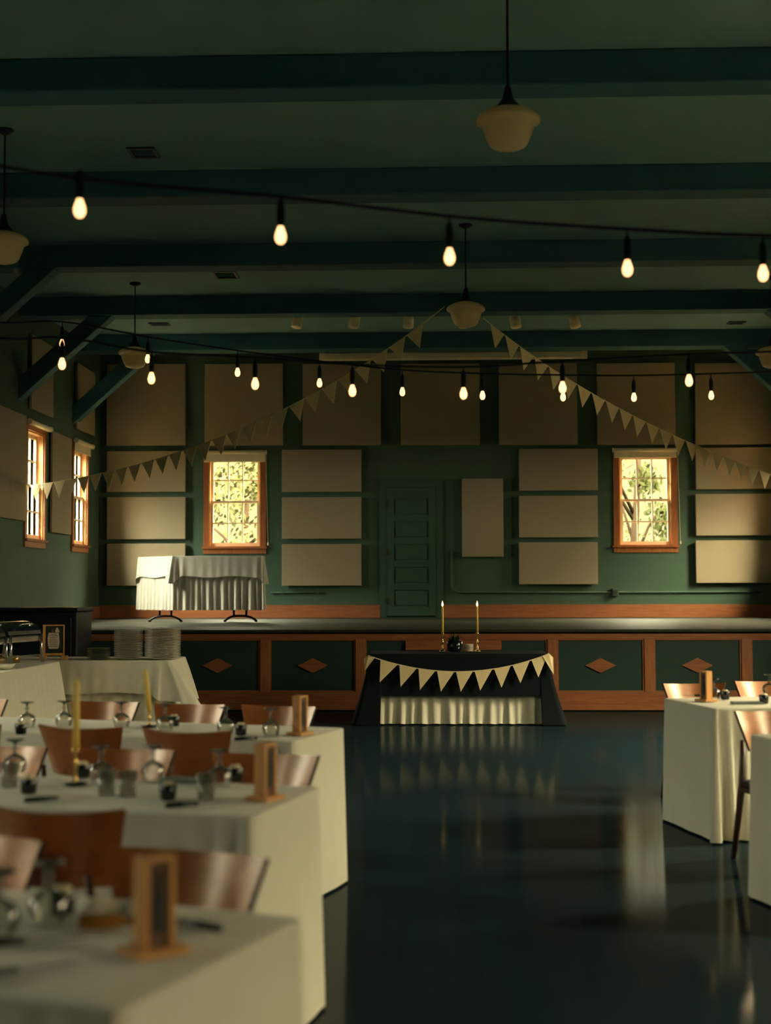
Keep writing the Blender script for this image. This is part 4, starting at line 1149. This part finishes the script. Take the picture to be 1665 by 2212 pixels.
# ------------------------------------------------------------------ outside
def tree(x, y, h, rad, nleaf, m, label, lean=0.0, trunk_r=.12):
    t = thing('tree', label, 'tree', (x, y, -.3), 0, 'trees outside the hall windows')
    MB().tube([(0, 0, 0), (lean * .4, 0, h * .35), (lean, 0, h * .8)], [trunk_r, trunk_r * .8, trunk_r * .4], 10).build('trunk', M['bark'], t, True)
    b = MB(); rnd = random.Random(int(x * 100 + y))
    for k in range(5):
        a = rnd.uniform(0, 6.28); z_ = h * rnd.uniform(.35, .65)
        b.tube([(lean * .5, 0, z_), (lean * .5 + math.cos(a) * rad * .5, math.sin(a) * rad * .5, z_ + h * .12), (lean * .5 + math.cos(a) * rad, math.sin(a) * rad, z_ + h * .2)], [trunk_r * .35, trunk_r * .25, .01], 6)
    b.build('branch', M['bark'], t, True)
    b = MB()
    blobs = [(Vector((rnd.uniform(-rad, rad), rnd.uniform(-rad, rad), h * rnd.uniform(.42, 1.0))), rad * rnd.uniform(.3, .55)) for _ in range(16)]
    for k in range(nleaf):
        c_, r_ = rnd.choice(blobs)
        d = Vector((rnd.gauss(0, 1), rnd.gauss(0, 1), rnd.gauss(0, 1))).normalized() * r_ * rnd.random() ** .4
        p = c_ + d; s = rnd.uniform(.05, .11)
        u = Vector((rnd.gauss(0, 1), rnd.gauss(0, 1), rnd.gauss(0, 1))).normalized(); w = u.orthogonal().normalized()
        b.add([p - u * s, p + w * s * .5, p + u * s, p - w * s * .5], [(0, 1, 2, 3)])
    b.build('foliage', m, t)
for args in ((-4.3, 30.5, 4.6, 1.3, 1500, M['leaf_light'], 'pale green tree outside the window behind the stage table', .2),
             (-6.2, 35.0, 6.5, 1.9, 2200, M['leaf_out'], 'broad green tree farther out beyond the left back window', -.3),
             (4.1, 31.0, 6.2, 1.0, 1500, M['leaf_out'], 'leafy tree with thin branches outside the right back window', .3),
             (6.6, 29.6, 6.4, 0.8, 900, M['leaf_light'], 'brown-trunked tree at the right side of the right back window', .0, .22),
             (3.3, 36.5, 6.5, 1.9, 1800, M['leaf_light'], 'pale tree farther out beyond the right back window', .2)):
    tree(*args)
def bush(x, y, r, n, m, label):
    t = thing('bush', label, 'bush', (x, y, -.3), 0, 'bushes outside the back windows')
    rnd = random.Random(int(x * 77 + y * 3)); b = MB()
    for k in range(n):
        d = Vector((rnd.gauss(0, 1), rnd.gauss(0, 1), abs(rnd.gauss(0, 1)))).normalized() * r * rnd.random() ** .35
        p = Vector((d.x, d.y, d.z * 1.2 + .1)); s = rnd.uniform(.05, .10)
        u = Vector((rnd.gauss(0, 1), rnd.gauss(0, 1), rnd.gauss(0, 1))).normalized(); w = u.orthogonal().normalized()
        b.add([p - u * s, p + w * s * .5, p + u * s, p - w * s * .5], [(0, 1, 2, 3)])
    b.build('foliage', m, t)
    MB().tube([(0, 0, 0), (0, 0, r)], .03, 6).build('stem', M['bark'], t)
bush(-6.3, 27.0, 1.5, 900, M['leaf_light'], 'rounded pale bush low outside the left back window')
bush(-2.9, 28.0, 2.0, 800, M['leaf_out'], 'rounded darker bush low outside the left back window')
# added grassy bank, coloured to give the back windows their cream glow
b = MB(); vs = []; fs = []; nx, ny = 40, 22
rnd = random.Random(5)
for j in range(ny + 1):
    for i in range(nx + 1):
        x = -60 + 120 * i / nx; y = 24.6 + 50 * j / ny
        z_ = -.35 + max(0, (y - 33)) * .22 + rnd.uniform(-.12, .12) * (j > 0)
        vs.append((x, y, z_))
for j in range(ny):
    for i in range(nx): fs.append((j * (nx + 1) + i, j * (nx + 1) + i + 1, (j + 1) * (nx + 1) + i + 1, (j + 1) * (nx + 1) + i))
o = b.add(vs, fs).build('hill', M['hill'], None, True)
tag(o, 'added grassy bank giving the back windows their pale glow', 'hill', kind='structure')
o = MB().box((-60, -40, -.5), (60, 24.59, -.36)).build('ground', M['hill']); tag(o, 'pale ground around the hall outside', 'ground', kind='structure')

# ------------------------------------------------------------------ sky
w = bpy.data.worlds.new('sky'); sc.world = w; w.use_nodes = True
nt = w.node_tree; bg = nt.nodes['Background']
def N(t): return nt.nodes.new(t)
tc = N('ShaderNodeTexCoord'); sp = N('ShaderNodeSeparateXYZ'); nt.links.new(tc.outputs['Generated'], sp.inputs[0])
# side: warm sun side on +X, cooler shade side on -X
mr = N('ShaderNodeMapRange'); mr.inputs['From Min'].default_value = -1; mr.inputs['From Max'].default_value = 1
cr = N('ShaderNodeValToRGB'); nt.links.new(sp.outputs['X'], mr.inputs['Value']); nt.links.new(mr.outputs['Result'], cr.inputs['Fac'])
cr.color_ramp.elements[0].position = 0.0; cr.color_ramp.elements[0].color = (0.74, 0.74, 0.58, 1)
cr.color_ramp.elements[1].position = 1.0; cr.color_ramp.elements[1].color = (1.0, 0.85, 0.54, 1)
e = cr.color_ramp.elements.new(0.5); e.color = (0.72, 0.68, 0.46, 1)
# height: hazy woods along the horizon, bright sky above them
r2 = N('ShaderNodeValToRGB'); nt.links.new(sp.outputs['Z'], r2.inputs['Fac'])
r2.color_ramp.elements[0].position = 0.10; r2.color_ramp.elements[0].color = (0.0060, 0.0060, 0.0060, 1)
r2.color_ramp.elements[1].position = 0.60; r2.color_ramp.elements[1].color = (1, 1, 1, 1)
for q, v in ((0.20, 0.065), (0.36, 0.34)):
    e = r2.color_ramp.elements.new(q); e.color = (v, v, v, 1)
# the open sides are bright right down to the horizon
r3 = N('ShaderNodeMapRange'); r3.interpolation_type = 'SMOOTHSTEP'
r3.inputs['From Min'].default_value = 0.34; r3.inputs['From Max'].default_value = 0.85; r3.inputs['To Min'].default_value = 0.0; r3.inputs['To Max'].default_value = 0.125
ab = N('ShaderNodeMath'); ab.operation = 'ABSOLUTE'; nt.links.new(sp.outputs['X'], ab.inputs[0]); nt.links.new(ab.outputs[0], r3.inputs['Value'])
mxv = N('ShaderNodeMath'); mxv.operation = 'MAXIMUM'; nt.links.new(r2.outputs['Color'], mxv.inputs[0]); nt.links.new(r3.outputs['Result'], mxv.inputs[1])
mu = N('ShaderNodeMix'); mu.data_type = 'RGBA'; mu.blend_type = 'MULTIPLY'; mu.inputs['Factor'].default_value = 1.0
nt.links.new(cr.outputs['Color'], mu.inputs['A']); nt.links.new(mxv.outputs[0], mu.inputs['B'])
r4 = N('ShaderNodeMapRange'); r4.interpolation_type = 'SMOOTHSTEP'      # sky dimmed behind the stage, shade of unseen woods in its colour
r4.inputs['From Min'].default_value = 0.45; r4.inputs['From Max'].default_value = 0.9; r4.inputs['To Min'].default_value = 1.0; r4.inputs['To Max'].default_value = 0.22
nt.links.new(sp.outputs['Y'], r4.inputs['Value'])
m4 = N('ShaderNodeMath'); m4.operation = 'MULTIPLY'; nt.links.new(mxv.outputs[0], m4.inputs[0]); nt.links.new(r4.outputs['Result'], m4.inputs[1])
nt.links.new(m4.outputs[0], mu.inputs['B'])
nt.links.new(mu.outputs['Result'], bg.inputs['Color']); bg.inputs['Strength'].default_value = 235.0

vs_ = sc.view_settings
vs_.view_transform = 'Standard'; vs_.look = 'None'; vs_.gamma = 1.0; vs_.use_curve_mapping = False; vs_.exposure = 0.0
cy = sc.cycles
cy.caustics_reflective = False; cy.caustics_refractive = False
cy.max_bounces = 7; cy.diffuse_bounces = 4; cy.glossy_bounces = 4; cy.transparent_max_bounces = 12
cy.sample_clamp_indirect = 25.0; cy.blur_glossy = 1.0
cy.use_denoising = True; cy.use_adaptive_sampling = True; cy.adaptive_threshold = 0.02
